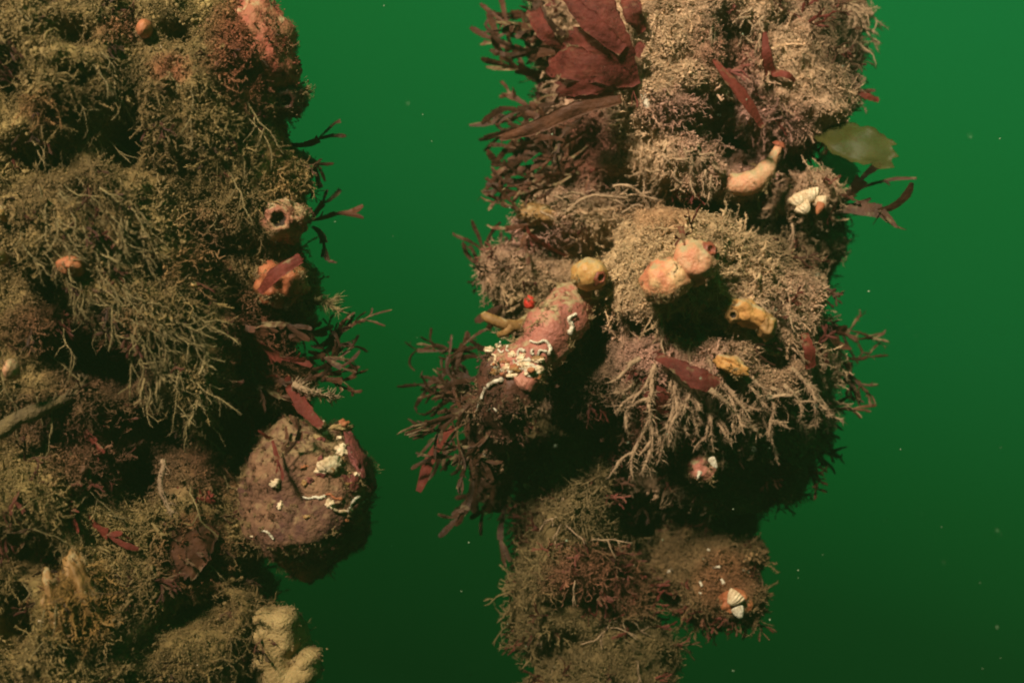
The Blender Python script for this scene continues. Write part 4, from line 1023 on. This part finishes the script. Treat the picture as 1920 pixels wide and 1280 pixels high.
for i in range(16):
    x, y = R.uniform(30, 500), R.uniform(60, 1250); a = R.uniform(0, 6.28)
    worm([(x, y), (x + 5 * math.cos(a), y + 5 * math.sin(a))], R.uniform(3, 5), 'pale grain on the turf of the left pole', 'pale grains on left pole', seed=60 + i, mat='shell')
squirt('sponge', 1378, 1128, 30, 22, .014, 'rust', 'orange red crust at the tip of the lower right lump', [], sub=4, Y=1.235, amp=.25, cat='sponge', seed=23)

fuzz_on(pink.children[0], .35, size=.0035)
fuzz_on(low, 1.0, ((.13, .06, .04), (.20, .13, .075)), size=.006)  # dark fuzz carries on the painted shade of the lower half

def shell(px, py, w, h, ang, label, mat='shell', group=None, ridges=5, Y=None, th=.25):
    """ridged shell plate: a domed fan with radial ribs"""
    if Y is None: b, nn = hit(px, py)
    else: b = P(px, py, Y)
    s = K * b.y; n, m = 21, 7; V = []; F = []
    a0 = math.radians(ang)
    for sd in (0, 1):
        for i in range(m):
            t = i / (m - 1)
            for j in range(n):
                u = j / (n - 1) * 2 - 1
                wx = u * w * .5 * (.25 + .75 * math.sin(min(1, t * 1.15) * math.pi / 2)); wy = (t - .5) * h + (1 - u * u) * h * .12 * t
                z = w * th * (1 - u * u) * math.sin(t * math.pi * .75 + .25) + .05 * w * math.cos(u * math.pi * ridges) * t
                x2 = wx * math.cos(a0) - wy * math.sin(a0); y2 = wx * math.sin(a0) + wy * math.cos(a0)
                V.append((x2 * s, -(z - sd * w * .07) * s, y2 * s))
    o1 = n * m
    for i in range(m - 1):
        for j in range(n - 1):
            q = (i * n + j, i * n + j + 1, (i + 1) * n + j + 1, (i + 1) * n + j); F.append(q); F.append(tuple(o1 + k for k in q[::-1]))
    for j in range(n - 1):
        F.append((j, o1 + j, o1 + j + 1, j + 1)); e = (m - 1) * n; F.append((e + j, e + j + 1, o1 + e + j + 1, o1 + e + j))
    for i in range(m - 1):
        F.append((i * n, (i + 1) * n, o1 + (i + 1) * n, o1 + i * n)); e = n - 1; F.append((i * n + e, o1 + i * n + e, o1 + (i + 1) * n + e, (i + 1) * n + e))
    o = link('shell', mesh_quads('shell', V, F), M[mat]); o.location = b + Vector((0, -.002, 0))
    return tag(o, label, 'shell', group)
for i, (px, py, w, h, a) in enumerate([(1498, 378, 36, 26, 30), (1520, 368, 38, 24, 15), (1508, 392, 34, 22, 40), (1538, 380, 26, 20, 10)]):
    o = shell(px, py, w, h, a, ['ridged cream shell plate at the left end of the right ledge', 'topmost ridged cream shell plate on the right ledge', 'lowest ridged shell plate on the right ledge', 'small ridged shell plate at the right end of the ledge'][i], Y=1.232)
shell(1535, 392, 16, 22, -20, 'small red brown shell flap beside the cream plates on the ledge', mat='rust', Y=1.228)
shell(1212, 192, 16, 34, 12, 'white chalky shell stuck on the beige ridge below the red fan', mat='white', ridges=2)
shell(988, 896, 13, 32, 180, 'pointed white shell below the long pink squirt', mat='white', Y=1.262, ridges=1)
shell(1375, 1122, 34, 26, -40, 'cream shell plate at the tip of the lower right lump', Y=1.22)
shell(1385, 1148, 24, 22, 20, 'pale shell plate below the cream one on the lower right lump', mat='white', Y=1.22)
shell(1338, 868, 14, 22, 30, 'white chip on the small red hanging squirt', mat='white', Y=1.17, ridges=2)
shell(1310, 890, 9, 14, -20, 'white sliver at the tip of the small red hanging squirt', mat='white', Y=1.17, ridges=1)

# ================================================================== MARINE SNOW
mb = MB(); V0, F0 = ICO[2]
Fq = np.array([[f[0], f[1], f[2], f[2]] for f in F0])
Vs = []; Fs = []; n = 0
for i in range(110):
    Y = R.uniform(.9, 1.75); p = P(R.uniform(500, 1920), R.uniform(0, 1280), Y); rr = R.uniform(.3, .9) * .0009
    Vs.append(V0 * rr * np.array([R.uniform(.6, 1.4), 1, R.uniform(.6, 1.4)]) + np.array(p)); Fs.append(np.array(F0) + n); n += len(V0)
me = mesh_quads('drifting_particles', np.vstack(Vs), np.vstack(Fs))
o = link('drifting_particles', me, M['speck']); tag(o, 'fine pale particles drifting in the green water', 'particles', kind='stuff')

# ================================================================== WATER HAZE
bm = bmesh.new(); bmesh.ops.create_cube(bm, size=1.0, matrix=Matrix.Translation((0, .70, -.05)) @ Matrix.Diagonal((3.2, 2.3, 1.5, 1)))
me = bpy.data.meshes.new('haze'); bm.to_mesh(me); bm.free()
hz, t, out = new_mat('green water')
pv = t.nodes.new('ShaderNodeVolumePrincipled')
pv.inputs['Density'].default_value = 0.75
pv.inputs['Color'].default_value = (0.0075, 0.0150, 0.0064, 1)
pv.inputs['Absorption Color'].default_value = (0.05, 0.05, 0.03, 1)
t.links.new(pv.outputs['Volume'], out.inputs['Volume'])
o = link('haze', me, hz); tag(o, 'green water between the camera and the poles', 'water', kind='stuff')
print('TRIS', sum(sum(len(p.vertices) - 2 for p in o.data.polygons) if len(o.data.polygons) < 5000 else len(o.data.loops) // 2 for o in scene.objects if o.type == 'MESH'), 'OBJ', len(scene.objects))

# ------------------------------------------------------------------ labels: tell look-alikes apart by their order in the row
ONES = ['', 'first', 'second', 'third', 'fourth', 'fifth', 'sixth', 'seventh', 'eighth', 'ninth', 'tenth', 'eleventh', 'twelfth', 'thirteenth', 'fourteenth', 'fifteenth', 'sixteenth', 'seventeenth', 'eighteenth', 'nineteenth', 'twentieth']
def ordinal(n):
    if n <= 20: return ONES[n]
    t, o = divmod(n, 10)
    return {2: 'twent', 3: 'thirt', 4: 'fort'}[t] + ('ieth' if o == 0 else 'y-' + ONES[o])
rows = {}
for o in scene.objects:
    if o.parent is None and 'label' in o and 'group' in o: rows.setdefault(o['label'], []).append(o)
for lb, obs in rows.items():
    if len(obs) < 2: continue
    pos = []
    for o in obs:
        c = o.location + (sum((Vector(v) for v in o.bound_box), Vector()) / 8 if o.type == 'MESH' else Vector())
        pos.append((c.x / (K * c.y) + 960, 640 - c.z / (K * c.y), o))
    ax = 1 if np.ptp([p[1] for p in pos]) > np.ptp([p[0] for p in pos]) else 0
    pos.sort(key=lambda p: p[ax])
    for i, p in enumerate(pos): p[2]['label'] = lb + ', ' + ordinal(i + 1) + (' from top' if ax else ' from left')
